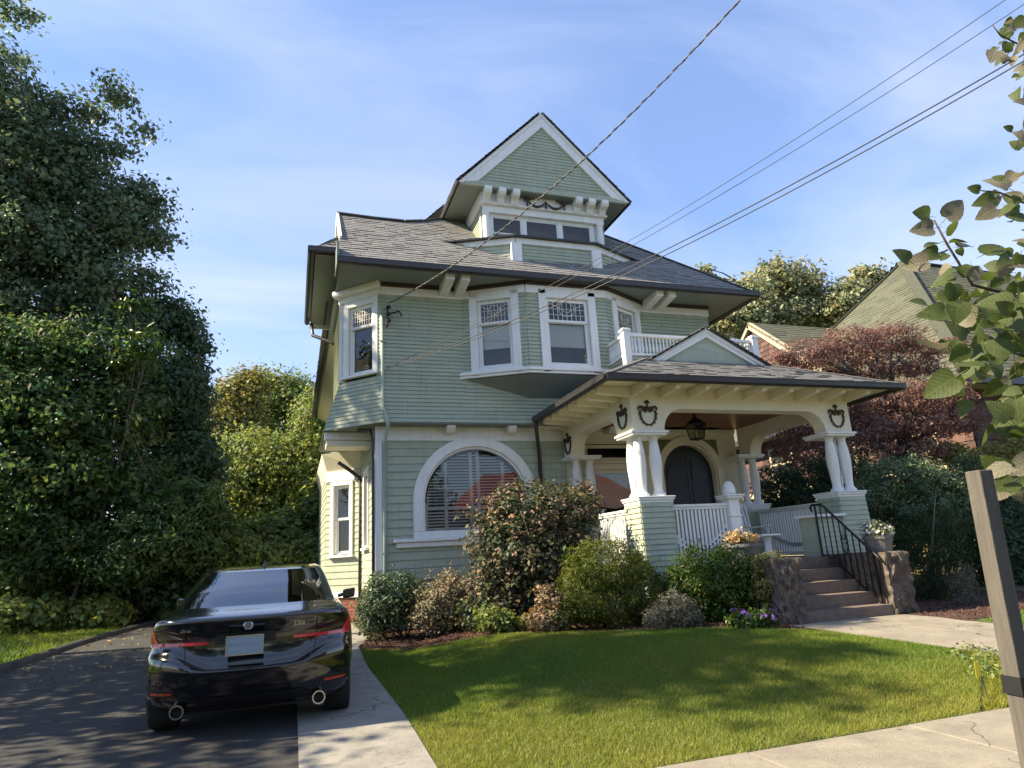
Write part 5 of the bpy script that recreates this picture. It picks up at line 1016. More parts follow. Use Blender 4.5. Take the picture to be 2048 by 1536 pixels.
for sx in (-1, 1):
    def X(rows): return [(z, sx * a, sx * b) for z, a, b in rows]
    tl = patch('tail_light', X([(.762, .37, .86), (.79, .365, .875), (.83, .40, .888), (.88, .60, .892), (.915, .72, .885)]), M['darklens'], car, .006)
    patch('light_bar', X([(.774, .36, .80), (.799, .36, .80)]), M['redlens'], tl, .016)
    patch('light_hook', X([(.765, .78, .878), (.80, .80, .892), (.85, .835, .893), (.915, .868, .886)]), M['redlens'], tl, .016, 6)
    patch('reflector', X([(.372, .64, .84), (.395, .65, .845)]), M['reflector'], car, .010, 8)
    patch('bumper_vent', X([(.36, .60, .87), (.41, .62, .885), (.46, .74, .89)]), M['trimblk'], car, .004, 10)
    c = cpt(sx * .60, surf(.60, .285) + .005, .228)
    e_ = MB(); pin = [(.047 * math.cos(t), .047 * math.sin(t)) for t in np.linspace(0, 2 * math.pi, 25)[:-1]]; pou = [(.060 * math.cos(t), .060 * math.sin(t)) for t in np.linspace(0, 2 * math.pi, 25)[:-1]]
    e_.ring(pin, pou, (c[0], c[1] - .03, c[2]), (1, 0, 0), (0, 0, 1), (0, .16, 0), closed=True); et = e_.build('exhaust_tip', M['chrome'], car, smooth=False); MB().lathe([(.046, 0), (.01, 0.001)], (c[0], c[1] + .06, c[2]), 20, axis=((1, 0, 0), (0, 0, 1), (0, 1, 0))).build('exhaust_bore', M['trimblk'], et)
    mi = MB(); mi.tube([cpt(sx * .86, 2.72, 1.02), cpt(sx * .93, 2.70, 1.04)], .025, 6); mi2 = MB(); mi2.hexa([cpt(sx * .915, 2.66, .985), cpt(sx * 1.075, 2.68, .995), cpt(sx * 1.05, 2.80, 1.0), cpt(sx * .92, 2.80, .99), cpt(sx * .915, 2.66, 1.10), cpt(sx * 1.085, 2.68, 1.12), cpt(sx * 1.05, 2.79, 1.10), cpt(sx * .92, 2.79, 1.09)])
    mo = mi2.build('wing_mirror', M['carpaint'], car, bevel=.022); mi.build('mirror_arm', M['carpaint'], mo)
    hl = MB(); hl.tube([cpt(sx * .916, y, .84 - .02 * abs(y - 2.2)) for y in (1.28, 1.42)], .012, 6); hl.tube([cpt(sx * .916, y, .82) for y in (2.35, 2.5)], .012, 6); hl.build('door_handle', M['carpaint'], car)
patch('diffuser', [(.20, -.70, .70), (.25, -.72, .72), (.30, -.50, .50), (.335, -.46, .46)], M['trimblk'], car, .010, 20)
patch('plate_recess', [(.765, -.31, .21), (.80, -.31, .21), (.84, -.30, .20), (.858, -.29, .19)], M['trimblk'], car, .004, 14)
pl = MB(); px, pz = -.05, .755; y0 = min(surf(px + a, pz + b) for a in (-.15, .15) for b in (-.08, 0, .08)) - .014; pl.hexa([cpt(px - .152, y0 - .008, pz - .076), cpt(px + .152, y0 - .008, pz - .076), cpt(px + .152, y0, pz - .076), cpt(px - .152, y0, pz - .076), cpt(px - .152, y0 - .004, pz + .076), cpt(px + .152, y0 - .004, pz + .076), cpt(px + .152, y0 + .004, pz + .076), cpt(px - .152, y0 + .004, pz + .076)])
po = pl.build('licence_plate', M['plate'], car, bevel=.006); fq = MB(); fq.ring([(-.150, -.074), (.150, -.074), (.150, .074), (-.150, .074)], [(-.160, -.084), (.160, -.084), (.160, .084), (-.160, .084)], cpt(px, y0 - .009, pz), (1, 0, 0), (0, .026, 1), (0, .012, 0), closed=True); fq.build('plate_frame', M['chrome'], po)
eb = MB(); ey = surf(-.03, .922) - .012; eb.lathe([(.041, .012), (.041, 0), (.034, -.004)], cpt(-.03, ey, .918), 28, axis=((1, 0, 0), (0, 0, 1), (0, 1, 0))); em = eb.build('emblem', M['chrome'], car, smooth=False); MB().lathe([(.031, 0), (.030, -.006), (.004, -.007)], cpt(-.03, ey, .918), 24, axis=((1, 0, 0), (0, 0, 1), (0, 1, 0))).build('emblem_disc', M['tub'], em)
tb = Matrix.Rotation(R(92), 3, 'X')
text('model_badge', '330i', .062, (CX + .41, CY + surf(.41, .905) - .012, .885 - EYE), Matrix.Rotation(R(9), 3, 'Z') @ tb, M['chrome'], car, .004, .002)
text('drive_badge', 'xDrive', .034, (CX - .56, CY + surf(-.56, .90) - .012, .888 - EYE), Matrix.Rotation(R(-12), 3, 'Z') @ tb, M['chrome'], car, .003)
# panel gaps of the boot lid and bumper
gp = MB()
def onsurf(pts, r=.0035): gp.tube([cpt(x, surf(x, z) - .0005, z) for x, z in pts], r, 5)
onsurf([(-.58, .978), (-.575, .93), (-.565, .80), (-.56, .72), (-.55, .66), (-.50, .60), (-.40, .575), (0, .565), (.40, .575), (.50, .60), (.55, .66), (.56, .72), (.565, .80), (.575, .93), (.58, .978)])
onsurf([(-.56, .735), (-.70, .742), (-.84, .752)]); onsurf([(.56, .735), (.70, .742), (.84, .752)])
gp.build('panel_gap', M['trimblk'], car)
fn = MB(); fn.hexa([cpt(-.028, 1.56, 1.436), cpt(.028, 1.56, 1.436), cpt(.022, 1.78, 1.45), cpt(-.022, 1.78, 1.45), cpt(-.004, 1.56, 1.502), cpt(.004, 1.56, 1.502), cpt(.004, 1.62, 1.502), cpt(-.004, 1.62, 1.502)]); fn.build('antenna_fin', M['carpaint'], car, bevel=.006)
MB().box(CX - .66, CX + .66, CY + .75, CY + 1.12, .99 - EYE, 1.02 - EYE).build('parcel_shelf', M['trimblk'], car)
for x, y in ((-.40, 1.35), (.40, 1.35), (0, 1.36), (-.38, 2.15), (.38, 2.15)):
    st_ = MB().hexa([cpt(x - .24, y - .08, .5), cpt(x + .24, y - .08, .5), cpt(x + .22, y + .1, .5), cpt(x - .22, y + .1, .5), cpt(x - .21, y - .20, 1.08), cpt(x + .21, y - .20, 1.08), cpt(x + .20, y - .06, 1.08), cpt(x - .20, y - .06, 1.08)]).build('seat', M['seat'], car, bevel=.03)
    if x: MB().lathe([(.02, -.05), (.055, -.045), (.065, 0), (.055, .04), (.02, .045)], cpt(x, y - .16, 1.17), 14, axis=((2.0, 0, 0), (0, 0, 1.15), (0, 1, 0))).build('headrest', M['seat'], st_, smooth=True)
car.rotation_euler = (0, 0, R(-1.4))
# ---------------------------------------------------------------- trees and shrubs
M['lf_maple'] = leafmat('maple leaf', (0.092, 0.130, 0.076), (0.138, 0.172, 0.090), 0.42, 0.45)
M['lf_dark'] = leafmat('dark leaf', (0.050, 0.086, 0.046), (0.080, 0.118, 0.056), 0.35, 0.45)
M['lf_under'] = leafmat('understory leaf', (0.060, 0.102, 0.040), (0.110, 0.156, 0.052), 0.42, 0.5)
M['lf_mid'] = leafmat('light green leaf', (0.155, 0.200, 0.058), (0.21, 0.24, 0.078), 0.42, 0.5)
M['lf_olive'] = leafmat('olive leaf', (0.20, 0.215, 0.115), (0.28, 0.285, 0.15), 0.25, 0.5)
M['lf_gold'] = leafmat('golden leaf', (0.19, 0.19, 0.055), (0.24, 0.215, 0.065), 0.3, 0.5)
M['lf_box'] = leafmat('glossy green leaf', (0.040, 0.074, 0.013), (0.082, 0.125, 0.018), 0.25, 0.35)
M['lf_lace'] = leafmat('lace maple leaf', (0.066, 0.098, 0.013), (0.105, 0.120, 0.018), 0.3, 0.5)
M['lf_rust'] = leafmat('bronze leaf', (0.105, 0.074, 0.046), (0.052, 0.088, 0.036), 0.22, 0.55)
M['lf_bluegreen'] = leafmat('blue green leaf', (0.055, 0.085, 0.044), (0.085, 0.115, 0.054), 0.2, 0.5)
M['lf_tan'] = leafmat('tan seedhead', (0.23, 0.18, 0.12), (0.14, 0.15, 0.08), 0.15, 0.7)
M['lf_peach'] = leafmat('peach seedhead', (0.27, 0.19, 0.12), (0.17, 0.13, 0.075), 0.2, 0.7)
M['lf_grey'] = leafmat('silver leaf', (0.16, 0.15, 0.115), (0.11, 0.115, 0.075), 0.15, 0.7)
M['lf_red'] = leafmat('red maple leaf', (0.165, 0.086, 0.074), (0.24, 0.148, 0.122), 0.3, 0.55)
M['lf_rhodo'] = leafmat('rhododendron leaf', (0.105, 0.150, 0.075), (0.15, 0.195, 0.10), 0.2, 0.45)
M['lf_yew'] = leafmat('yew needle', (0.024, 0.048, 0.016), (0.044, 0.070, 0.018), 0.15, 0.5)
M['petalw'] = leafmat('white petal', (0.75, 0.74, 0.68), (0.8, 0.8, 0.76), 0.2, 0.6); M['petalp'] = leafmat('purple petal', (0.17, 0.06, 0.36), (0.28, 0.11, 0.42), 0.25, 0.6); M['petaly'] = leafmat('dry golden flower', (0.34, 0.23, 0.10), (0.46, 0.36, 0.20), 0.2, 0.7)

def EL(Y, *rows, dy=1.0):
    """pixel ellipses (x, y, rx, ry) of the photograph, set at their own depth Y with true radii"""
    out = []
    for x, y, rx, ry in rows:
        p = V3(at(x, y, Y)); d = float(np.dot(ROT[2], p)); out.append((p[0], p[1], p[2], rx / 1320 * d, (rx + ry) / 2 / 1320 * d * dy, ry / 1320 * d))
    return out
def gb(x, y): return (x, y, gz(x, y))
# the wood on the left
plant('maple_tree', 'tall maple at the left picture edge, its ragged top against the sky', 'tree', gb(-7.2, 24.6),
      EL(24, (0, 300, 120, 110), (110, 340, 90, 80), (50, 480, 140, 90), (220, 450, 70, 70), (190, 550, 100, 60), (290, 440, 44, 40), (-60, 130, 110, 80), (20, 230, 80, 70), (110, 215, 42, 30), (180, 225, 34, 26), (225, 180, 20, 34), (245, 205, 26, 12), (150, 300, 70, 40), (280, 262, 26, 16), (230, 300, 34, 22), (40, 390, 120, 70), (215, 390, 66, 44), (290, 385, 34, 26), (315, 410, 20, 16), (90, 500, 120, 60), (250, 470, 60, 34), (315, 480, 30, 24), (-60, 600, 110, 120), (0, 15, 60, 16), (60, 35, 30, 10), (290, 560, 44, 30), (180, 590, 90, 50), (60, 640, 90, 60), (230, 640, 70, 40), (280, 650, 40, 24), (150, 690, 60, 40)),
      62000, .19, M['lf_maple'], .34, 16, .24, None, None, 'crown', 'trunk', .62, .35, .75, .2, .4, 20, spread=.3, clump=.35, ragged=.12)
plant('vine_covered_tree', 'dark vine-covered tree standing right of the tall maple', 'tree', gb(-4.6, 25.6),
      EL(25, (320, 630, 60, 36), (360, 660, 40, 34), (375, 740, 34, 40), (370, 800, 44, 70), (310, 800, 84, 90), (385, 920, 44, 80), (340, 960, 90, 90), (380, 1050, 56, 70), (395, 690, 20, 16)), 42000, .17, M['lf_dark'], .28, 16, .2, None, None, 'crown', 'trunk', .65, .3, .7, .45, .7, 8, clump=.3, ragged=.14)
plant('woodland_tree', 'broad understory tree below the tall maple with dangling leafy boughs', 'tree', gb(-7.0, 23.2),
      EL(22.5, (100, 700, 150, 60), (30, 820, 150, 90), (190, 830, 110, 90), (255, 740, 50, 34), (90, 960, 160, 80), (245, 970, 80, 66)), 52000, .18, M['lf_under'], .32, 16, .16, None, None, 'crown', 'trunk', .55, .5, .7, .15, .6, 9, clump=.35, warm=.14, ragged=.28)
plant('sumac_thicket', 'low shaded thicket with feathery sprays behind the parked car', 'shrub', gb(-4.3, 22.0), EL(21.4, (330, 1080, 110, 70), (420, 1090, 50, 60), (260, 1120, 90, 55), (385, 1010, 60, 50)), 16000, .20, M['lf_under'], .22, 14, .04, None, None, 'foliage', 'stem', .34, .3, .55, .4, .5, 8, warm=.12)
plant('sunlit_sapling', 'yellow-green lit sapling boughs among the dark trees on the left', 'tree', gb(-5.8, 21.8), EL(21.3, (270, 610, 26, 20), (300, 690, 40, 24), (255, 720, 30, 18), (120, 850, 36, 16), (330, 1010, 44, 20), (300, 1060, 50, 16), (210, 960, 34, 16)), 1500, .22, M['lf_box'], .22, 12, .05, None, None, 'crown', 'trunk', .42, .45, .5, .3, .5, 7)
plant('sapling', 'dark leafy sapling at the left picture edge over the side lawn', 'tree', gb(-8.2, 22.4), EL(22, (20, 1040, 110, 80), (130, 1080, 85, 60), (60, 1130, 90, 45)), 15000, .18, M['lf_under'], .22, 14, .07, None, None, 'foliage', 'stem', .5, .4, .7, .4, .6, 6)
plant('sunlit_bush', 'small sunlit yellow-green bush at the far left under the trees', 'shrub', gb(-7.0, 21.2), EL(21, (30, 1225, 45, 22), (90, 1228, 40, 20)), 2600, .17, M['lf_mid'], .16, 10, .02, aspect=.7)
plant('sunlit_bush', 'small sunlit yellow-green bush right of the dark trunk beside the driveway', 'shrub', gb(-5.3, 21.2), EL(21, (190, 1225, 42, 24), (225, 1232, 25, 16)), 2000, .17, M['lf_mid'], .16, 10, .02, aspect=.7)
BGG = 'lit trees beyond the driveway'
plant('background_tree', 'sunlit yellowing tree beyond the driveway, next to the dark vine-covered tree', 'tree', gb(-4.6, 38), EL(37, (475, 800, 46, 40), (455, 860, 56, 60), (500, 765, 24, 20)), 15000, .22, M['lf_gold'], .4, 14, .2, None, BGG, 'crown', 'trunk', .6, .3, .75, .3, .9, 6, ragged=.15)
plant('background_tree', 'tall light green tree beyond the driveway, in the middle of its row', 'tree', gb(-1.5, 42), EL(40, (540, 790, 55, 45), (590, 800, 45, 50), (560, 870, 80, 70), (610, 870, 45, 80)), 24000, .22, M['lf_mid'], .4, 14, .25, None, BGG, 'crown', 'trunk', .6, .3, .75, .35, .9, 6, clump=.3, ragged=.15)
plant('background_tree', 'vine-draped light green tree against the rear left corner of the house', 'tree', gb(-.6, 31), EL(30, (520, 930, 95, 70), (600, 950, 60, 80), (470, 1000, 60, 70), (560, 1010, 80, 50), (625, 850, 34, 70)), 34000, .17, M['lf_mid'], .28, 14, .2, None, BGG, 'crown', 'trunk', .65, .4, .7, .45, .9, 6, clump=.3, ragged=.13)
plant('vine_mound', 'pale green mound of vines at the end of the driveway behind the car', 'shrub', gb(-1.2, 26), EL(25.5, (560, 1075, 80, 42), (610, 1060, 50, 50), (480, 1090, 70, 40), (640, 1020, 30, 60)), 14000, .19, M['lf_mid'], .22, 14, .03, aspect=.7, clump=.3, ragged=.12, up=.8)
plant('hedge_thicket', 'dark green thicket low behind the parked car roof', 'shrub', gb(-2.3, 22.5), EL(22, (440, 1110, 70, 45), (540, 1120, 80, 30), (620, 1115, 40, 34)), 12000, .16, M['lf_mid'], .2, 14, .03, aspect=.6)
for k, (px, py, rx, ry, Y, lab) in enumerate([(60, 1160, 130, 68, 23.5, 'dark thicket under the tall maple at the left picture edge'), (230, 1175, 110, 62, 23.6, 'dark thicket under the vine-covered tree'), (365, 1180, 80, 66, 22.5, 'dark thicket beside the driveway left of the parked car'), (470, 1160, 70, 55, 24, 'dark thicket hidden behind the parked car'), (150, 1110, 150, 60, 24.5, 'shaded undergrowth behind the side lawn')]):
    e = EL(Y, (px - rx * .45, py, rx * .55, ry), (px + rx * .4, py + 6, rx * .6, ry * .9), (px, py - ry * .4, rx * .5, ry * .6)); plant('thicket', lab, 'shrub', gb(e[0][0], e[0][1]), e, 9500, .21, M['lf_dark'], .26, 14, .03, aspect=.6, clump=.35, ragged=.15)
# trees left of the frame, whose shade falls over the driveway and lawn
SH = 'street trees left of the driveway'
for i, (x, y, lab, els, n) in enumerate([(-9.3, 6.2, 'low dense shade tree by the pavement, left of the picture', [(-9.3, 6.2, 4.4, 1.9, 1.5, 1.7), (-8.6, 5.4, 3.2, 1.5, 1.2, 1.2)], 6000), (-8.6, 10.2, 'shade tree beside the driveway, left of the picture', [(-8.6, 10.2, 5.8, 2.3, 2.6, 2.6), (-8.2, 8.8, 4.4, 2.0, 2, 1.7), (-9.0, 11.6, 6.6, 1.8, 1.8, 1.6), (-7.6, 10.8, 3.6, 1.7, 1.8, 1.6), (-8.4, 9.6, 8.0, 2.0, 1.7, 1.4)], 7000),
        (-9.8, 13.2, 'shade tree farther up the driveway, left of the picture', [(-9.8, 13.2, 4.6, 2.4, 1.9, 2.4), (-9.4, 12.4, 6.2, 1.8, 1.6, 1.4)], 7000),
        (-9.6, 9.4, 'tall thin shade tree by the street, left of the picture', [(-9.2, 9.3, 10.2, 1.5, .55, .4), (-9.8, 10.0, 11.4, 1.3, .5, .3), (-9.0, 8.4, 9.3, 1.3, .6, .35), (-9.7, 10.6, 10.4, 1.2, .45, .3), (-10.2, 9.0, 12.4, 1.1, .4, .3), (-9.0, 10.9, 12.6, .9, .35, .25), (-9.4, 7.6, 10.6, 1.2, .35, .25), (-10, 9.9, 9.4, 1.2, .5, .4)], 5200),
        (-9, 15.6, 'slender shade tree up the driveway, left of the picture', [(-9, 14.7, 11.4, .9, .8, 1.5), (-8.6, 15.1, 13.0, .8, .7, .8)], 1700),
        (-13.2, 20, 'low shade tree beside the side lawn, left of the picture', [(-13.2, 20, 4.6, 2.4, 2.4, 2.2), (-12.6, 18, 3.8, 2, 1.8, 1.6)], 4500)]):
    plant('shade_tree', lab, 'tree', gb(x, y), els, n, .21, M['lf_maple'], .30, 14, .2, None, SH, 'crown', 'trunk', .6, .3, .8, .25, .6, 7)
# front bed
plant('rhododendron', 'dense dark green rounded bush at the house corner by the driveway', 'shrub', gb(1.95, 12.3), EL(12.1, (775, 1205, 52, 58), (752, 1225, 34, 45), (815, 1190, 32, 45)), 8500, .075, M['lf_bluegreen'], .08, 12, .018, aspect=.4, clump=.25, ragged=.12)
plant('seedhead_shrub', 'greyish tan shrub between the dark corner bush and the tall bronze shrub', 'shrub', gb(2.75, 11.7), EL(11.6, (880, 1210, 50, 50), (905, 1185, 34, 42), (850, 1225, 30, 34)), 8500, .055, M['lf_tan'], .06, 12, .014, aspect=.5, warm=.12, ragged=.13)
vb = plant('viburnum', 'tall bronze and green shrub partly hiding the big arched window', 'shrub', gb(4.3, 10.9),
      EL(11.0, (1060, 1030, 92, 62), (1000, 1090, 62, 70), (1130, 1060, 70, 82), (1165, 1005, 36, 36), (1060, 1120, 95, 80), (985, 1170, 50, 60), (1100, 1190, 70, 55), (1020, 1215, 62, 42), (948, 1225, 34, 34), (1150, 1235, 40, 26)), 23000, .08, M['lf_rust'], .09, 12, .03, aspect=.6, clump=.32, spread=.3, warm=.16, limbs=12, ragged=.16)
plant('hydrangea', 'peach and tan faded hydrangea heads in front of the bronze shrub', 'flowering shrub', gb(4.3, 9.75), EL(9.7, (1098, 1205, 24, 34), (1085, 1240, 32, 20), (1120, 1235, 22, 24)), 3600, .05, M['lf_peach'], .05, 12, .012, aspect=.7, warm=.12)
plant('hydrangea', 'low green hydrangea with yellow spotted leaves under the bronze shrub', 'flowering shrub', gb(3.5, 10.4), EL(10.3, (1010, 1245, 36, 18), (1060, 1252, 30, 12), (975, 1235, 26, 22)), 2200, .075, M['lf_mid'], .06, 10, .012, aspect=.65, warm=.1)
plant('lace_maple', 'mounded yellow-green lace-leaf maple left of the porch pier', 'shrub', gb(4.95, 9.55),
      EL(9.6, (1215, 1130, 84, 52), (1170, 1180, 56, 62), (1268, 1175, 52, 64), (1215, 1205, 84, 46), (1130, 1225, 30, 26), (1300, 1225, 30, 26)), 24000, .062, M['lf_lace'], .055, 14, .025, aspect=.22, droop=.6, jitter=.55, shell=.62, clump=.2, limbs=9, ragged=.09)
plant('silver_shrub', 'small silvery grey shrub at the lawn edge between two green bushes', 'shrub', gb(5.25, 8.75), EL(8.8, (1345, 1228, 52, 30), (1350, 1205, 32, 22), (1310, 1235, 24, 20), (1385, 1235, 22, 20)), 6500, .04, M['lf_grey'], .04, 12, .010, aspect=.35, up=.6, warm=.06, ragged=.15)
plant('azalea', 'glossy bright green bush in front of the porch railing', 'shrub', gb(6.05, 9.2), EL(9.3, (1405, 1150, 66, 58), (1460, 1140, 46, 48), (1440, 1190, 72, 48), (1375, 1195, 40, 46), (1495, 1170, 34, 40), (1335, 1185, 26, 36), (1440, 1235, 60, 18)), 19000, .06, M['lf_box'], .06, 12, .018, aspect=.45, clump=.35, warm=.1, ragged=.17)
plant('barberry', 'golden-leaved bush tucked beside the left stone cheek block', 'shrub', gb(6.75, 8.9), EL(8.95, (1540, 1118, 26, 13), (1525, 1135, 20, 22), (1520, 1175, 18, 30)), 2600, .045, M['lf_gold'], .04, 10, .010, aspect=.55)
fl = plant('petunia', 'low purple-flowering plant at the foot of the left stone block', 'flower', gb(6.35, 8.3), EL(8.3, (1495, 1240, 42, 17), (1530, 1238, 22, 20)), 2200, .06, M['lf_box'], .045, 10, .008, aspect=.5)
def blooms(t, ell, n, size, m, name='bloom', seed=1, top=True):
    rg = np.random.default_rng(seed); e = np.array(ell, float); e[:, 2] += EYE; P, nn, ids = clump_points(e, n, size * .45, 5, .9, .7, rg); nn[:, 2] += .8
    leaves(name, P, nn, size, [m], t, ORG[t], .9, tints(len(P), ids, .15, .12, .05, rg), 0, .5)['kind'] = 'stuff'
blooms(fl, EL(8.2, (1535, 1228, 18, 18), (1485, 1225, 20, 12)), 90, .04, M['petalp'])
M['lf_seed'] = leafmat('dry seed head', (0.27, 0.17, 0.12), (0.36, 0.24, 0.15), .15, .7)
blooms(vb, EL(11.0, (1060, 1030, 95, 66), (1000, 1090, 66, 74), (1130, 1060, 74, 84), (1165, 1005, 38, 38), (1060, 1120, 98, 82), (985, 1170, 52, 62), (1020, 1215, 62, 42)), 4200, .045, M['lf_seed'], 'seedheads', 5)
fa = thing('dried_flowers', 'dried golden flowers filling the round grey tub', 'flower', (PA[0], PA[1], PA[2] + .22)); ea = [(PA[0] - .1, PA[1], PA[2] + .36, .2, .2, .10), (PA[0] + .1, PA[1], PA[2] + .33, .2, .2, .08)]
ee = np.array(ea); ee[:, 2] += EYE; P, nn, ids = clump_points(ee, 1500, .035, 10, .4); leaves('flower_heads', P, nn, .05, [M['petaly']], fa, ORG[fa], .5, tints(len(P), ids, .25, .25, .1), -.3, .6)
q = MB()
for k in range(30): a = rnd.uniform(0, 6.3); r = rnd.uniform(0, .25); q.tube([(PA[0] + .4 * r * math.cos(a), PA[1] + .4 * r * math.sin(a), PA[2] + .21), (PA[0] + r * math.cos(a), PA[1] + r * math.sin(a), PA[2] + rnd.uniform(.34, .5))], .004, 4)
q.build('stems', M['petaly'], fa)
fb2 = thing('white_flowers', 'mass of small white flowers in the planter right of the handrail', 'flower', (PB[0], PB[1], PB[2] + .22)); eb2 = [(PB[0], PB[1], PB[2] + .33, .27, .24, .12), (PB[0] - .1, PB[1], PB[2] + .4, .16, .16, .12), (PB[0] + .16, PB[1], PB[2] + .36, .16, .16, .1)]
ee = np.array(eb2); ee[:, 2] += EYE; P, nn, ids = clump_points(ee, 1800, .04, 10, .3); leaves('foliage', P, nn, .045, [M['lf_olive']], fb2, ORG[fb2], .4, tints(len(P), ids), 0, .7); blooms(fb2, eb2, 420, .04, M['petalw'], seed=3)
# right side
plant('rhododendron', 'big pale green rhododendron right of the porch column', 'shrub', gb(12.4, 12.2), EL(11.8, (1800, 960, 90, 48), (1740, 1000, 52, 40), (1870, 985, 60, 55), (1820, 1030, 90, 60), (1900, 1010, 44, 60)), 26000, .11, M['lf_rhodo'], .10, 12, .03, aspect=.32, droop=.5, clump=.25, limbs=9)
plant('yew_bush', 'large dark green yew right of the stone steps', 'shrub', gb(11.6, 10.3), EL(10.3, (1860, 1100, 68, 80), (1835, 1160, 56, 62), (1890, 1160, 50, 66), (1880, 1050, 58, 40)), 26000, .055, M['lf_yew'], .06, 12, .03, aspect=.22, clump=.22, limbs=9)
plant('silver_shrub', 'thin grey-leaved shrub before the dark yew near the right lawn', 'shrub', gb(11.2, 9.0), EL(9.1, (1922, 1180, 22, 42), (1932, 1150, 14, 22)), 1900, .045, M['lf_grey'], .05, 10, .010, aspect=.35)
plant('hedge', 'tall dark hedge behind the wooden stake', 'hedge', gb(16, 12.0), EL(11.9, (2030, 1060, 70, 110), (1975, 1090, 45, 95), (2100, 1060, 70, 110), (2010, 1150, 60, 50)), 26000, .10, M['lf_dark'], .1, 12, .04, aspect=.5, clump=.25)
plant('garden_shrub', 'sunlit yellow-green shrub beyond the pale rhododendron', 'shrub', gb(16.5, 13.6), EL(13.5, (1895, 905, 36, 20), (1930, 920, 30, 25), (1990, 930, 46, 40), (2030, 910, 40, 40)), 9000, .1, M['lf_gold'], .1, 12, .02, aspect=.5)
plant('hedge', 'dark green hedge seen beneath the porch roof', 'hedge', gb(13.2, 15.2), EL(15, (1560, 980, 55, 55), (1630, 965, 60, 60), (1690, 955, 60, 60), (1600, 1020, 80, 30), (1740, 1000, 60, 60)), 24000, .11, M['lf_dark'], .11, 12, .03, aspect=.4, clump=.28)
plant('japanese_maple', 'dark red Japanese maple spreading in tiers beside the neighbouring house', 'tree', gb(14.6, 13.6),
      EL(14, (1620, 712, 66, 34), (1700, 690, 76, 36), (1785, 680, 66, 32), (1850, 700, 40, 22), (1570, 715, 24, 16), (1750, 740, 90, 26), (1840, 735, 50, 20), (1900, 690, 30, 16)) + EL(13.2, (1560, 800, 40, 40), (1640, 790, 60, 40), (1720, 880, 60, 40), (1820, 900, 80, 26), (1800, 800, 105, 34), (1880, 790, 66, 40), (1750, 850, 74, 30), (1840, 850, 94, 30), (1920, 840, 46, 30), (1700, 800, 36, 34), (1600, 840, 50, 26), (1580, 890, 40, 40), (1650, 880, 40, 40)),
      50000, .10, M['lf_red'], .12, 12, .16, None, None, 'crown', 'trunk', .36, .45, .6, .45, .4, 12, M['barkdk'], clump=.3, ragged=.1)
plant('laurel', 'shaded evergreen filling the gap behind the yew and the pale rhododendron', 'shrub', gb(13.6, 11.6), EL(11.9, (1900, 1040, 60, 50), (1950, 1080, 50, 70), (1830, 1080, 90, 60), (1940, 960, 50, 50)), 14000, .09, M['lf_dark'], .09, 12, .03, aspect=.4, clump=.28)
plant('oak_tree', 'tall light olive tree rising behind the right end of the main roof', 'tree', gb(34, 42), EL(40, (1490, 600, 52, 40), (1560, 560, 70, 38), (1500, 640, 70, 36), (1610, 590, 48, 44), (1580, 630, 60, 34), (1650, 640, 50, 30), (1440, 640, 40, 36), (1410, 548, 18, 12)), 19000, .36, M['lf_olive'], .45, 14, .4, None, None, 'crown', 'trunk', .6, .3, .75, .3, .65, 14, clump=.35, ragged=.16)
plant('oak_tree', 'smaller light olive tree just left of the neighbouring roof peak', 'tree', gb(38, 40), EL(38, (1735, 560, 34, 26), (1700, 590, 46, 26), (1680, 620, 50, 30)), 7000, .36, M['lf_olive'], .42, 14, .3, None, None, 'crown', 'trunk', .6, .3, .75, .3, .65, 6, clump=.3, ragged=.16)
plant('verge_weeds', 'leafy weeds in the rough verge between lawn and front walk', 'plant', gb(7.3, 5.9), [(7.4, 6.1, gz(7.4, 6) + .02, .3, .3, .07), (7.0, 5.4, gz(7, 5.4) + .04, .5, .4, .08), (7.5, 5.5, gz(7, 5.4) + .04, .3, .5, .1)], 2600, .05, M['lf_mid'], .05, 8, .006, aspect=.6)
# trees across the street, seen mirrored in the panes
for i, (x, y, lab) in enumerate([(-14, -20, 'leafy tree across the street behind the viewer, left'), (3, -27, 'leafy tree across the street behind the viewer, middle'), (31, -22, 'leafy tree across the street behind the viewer, right'), (-6, -24, 'tall tree across the street behind the viewer, left of the middle'), (-23, -23, 'tree across the street behind the viewer, far left'), (40, -28, 'tree across the street behind the viewer, far right'), (-34, -26, 'tree across the street behind the viewer, beyond the far left'), (10.5, -34, 'tree behind the red-roofed house across the street')]):
    plant('street_tree', lab, 'tree', (x, y, -1.5), [(x, y, 5, 4, 4, 3.5), (x + 2, y + 1, 3.2, 3, 3, 2.4), (x - 2.4, y, 3.6, 2.6, 2.6, 2.4), (x, y, 8, 2.6, 2.6, 2.2), (x, y + .5, 1.2, 4, 3, 2.4)], 5200, .55, M['lf_maple'], .5, 12, .3, None, 'trees across the street', 'crown', 'trunk', .6, .3, .8, .3, .7, 5)
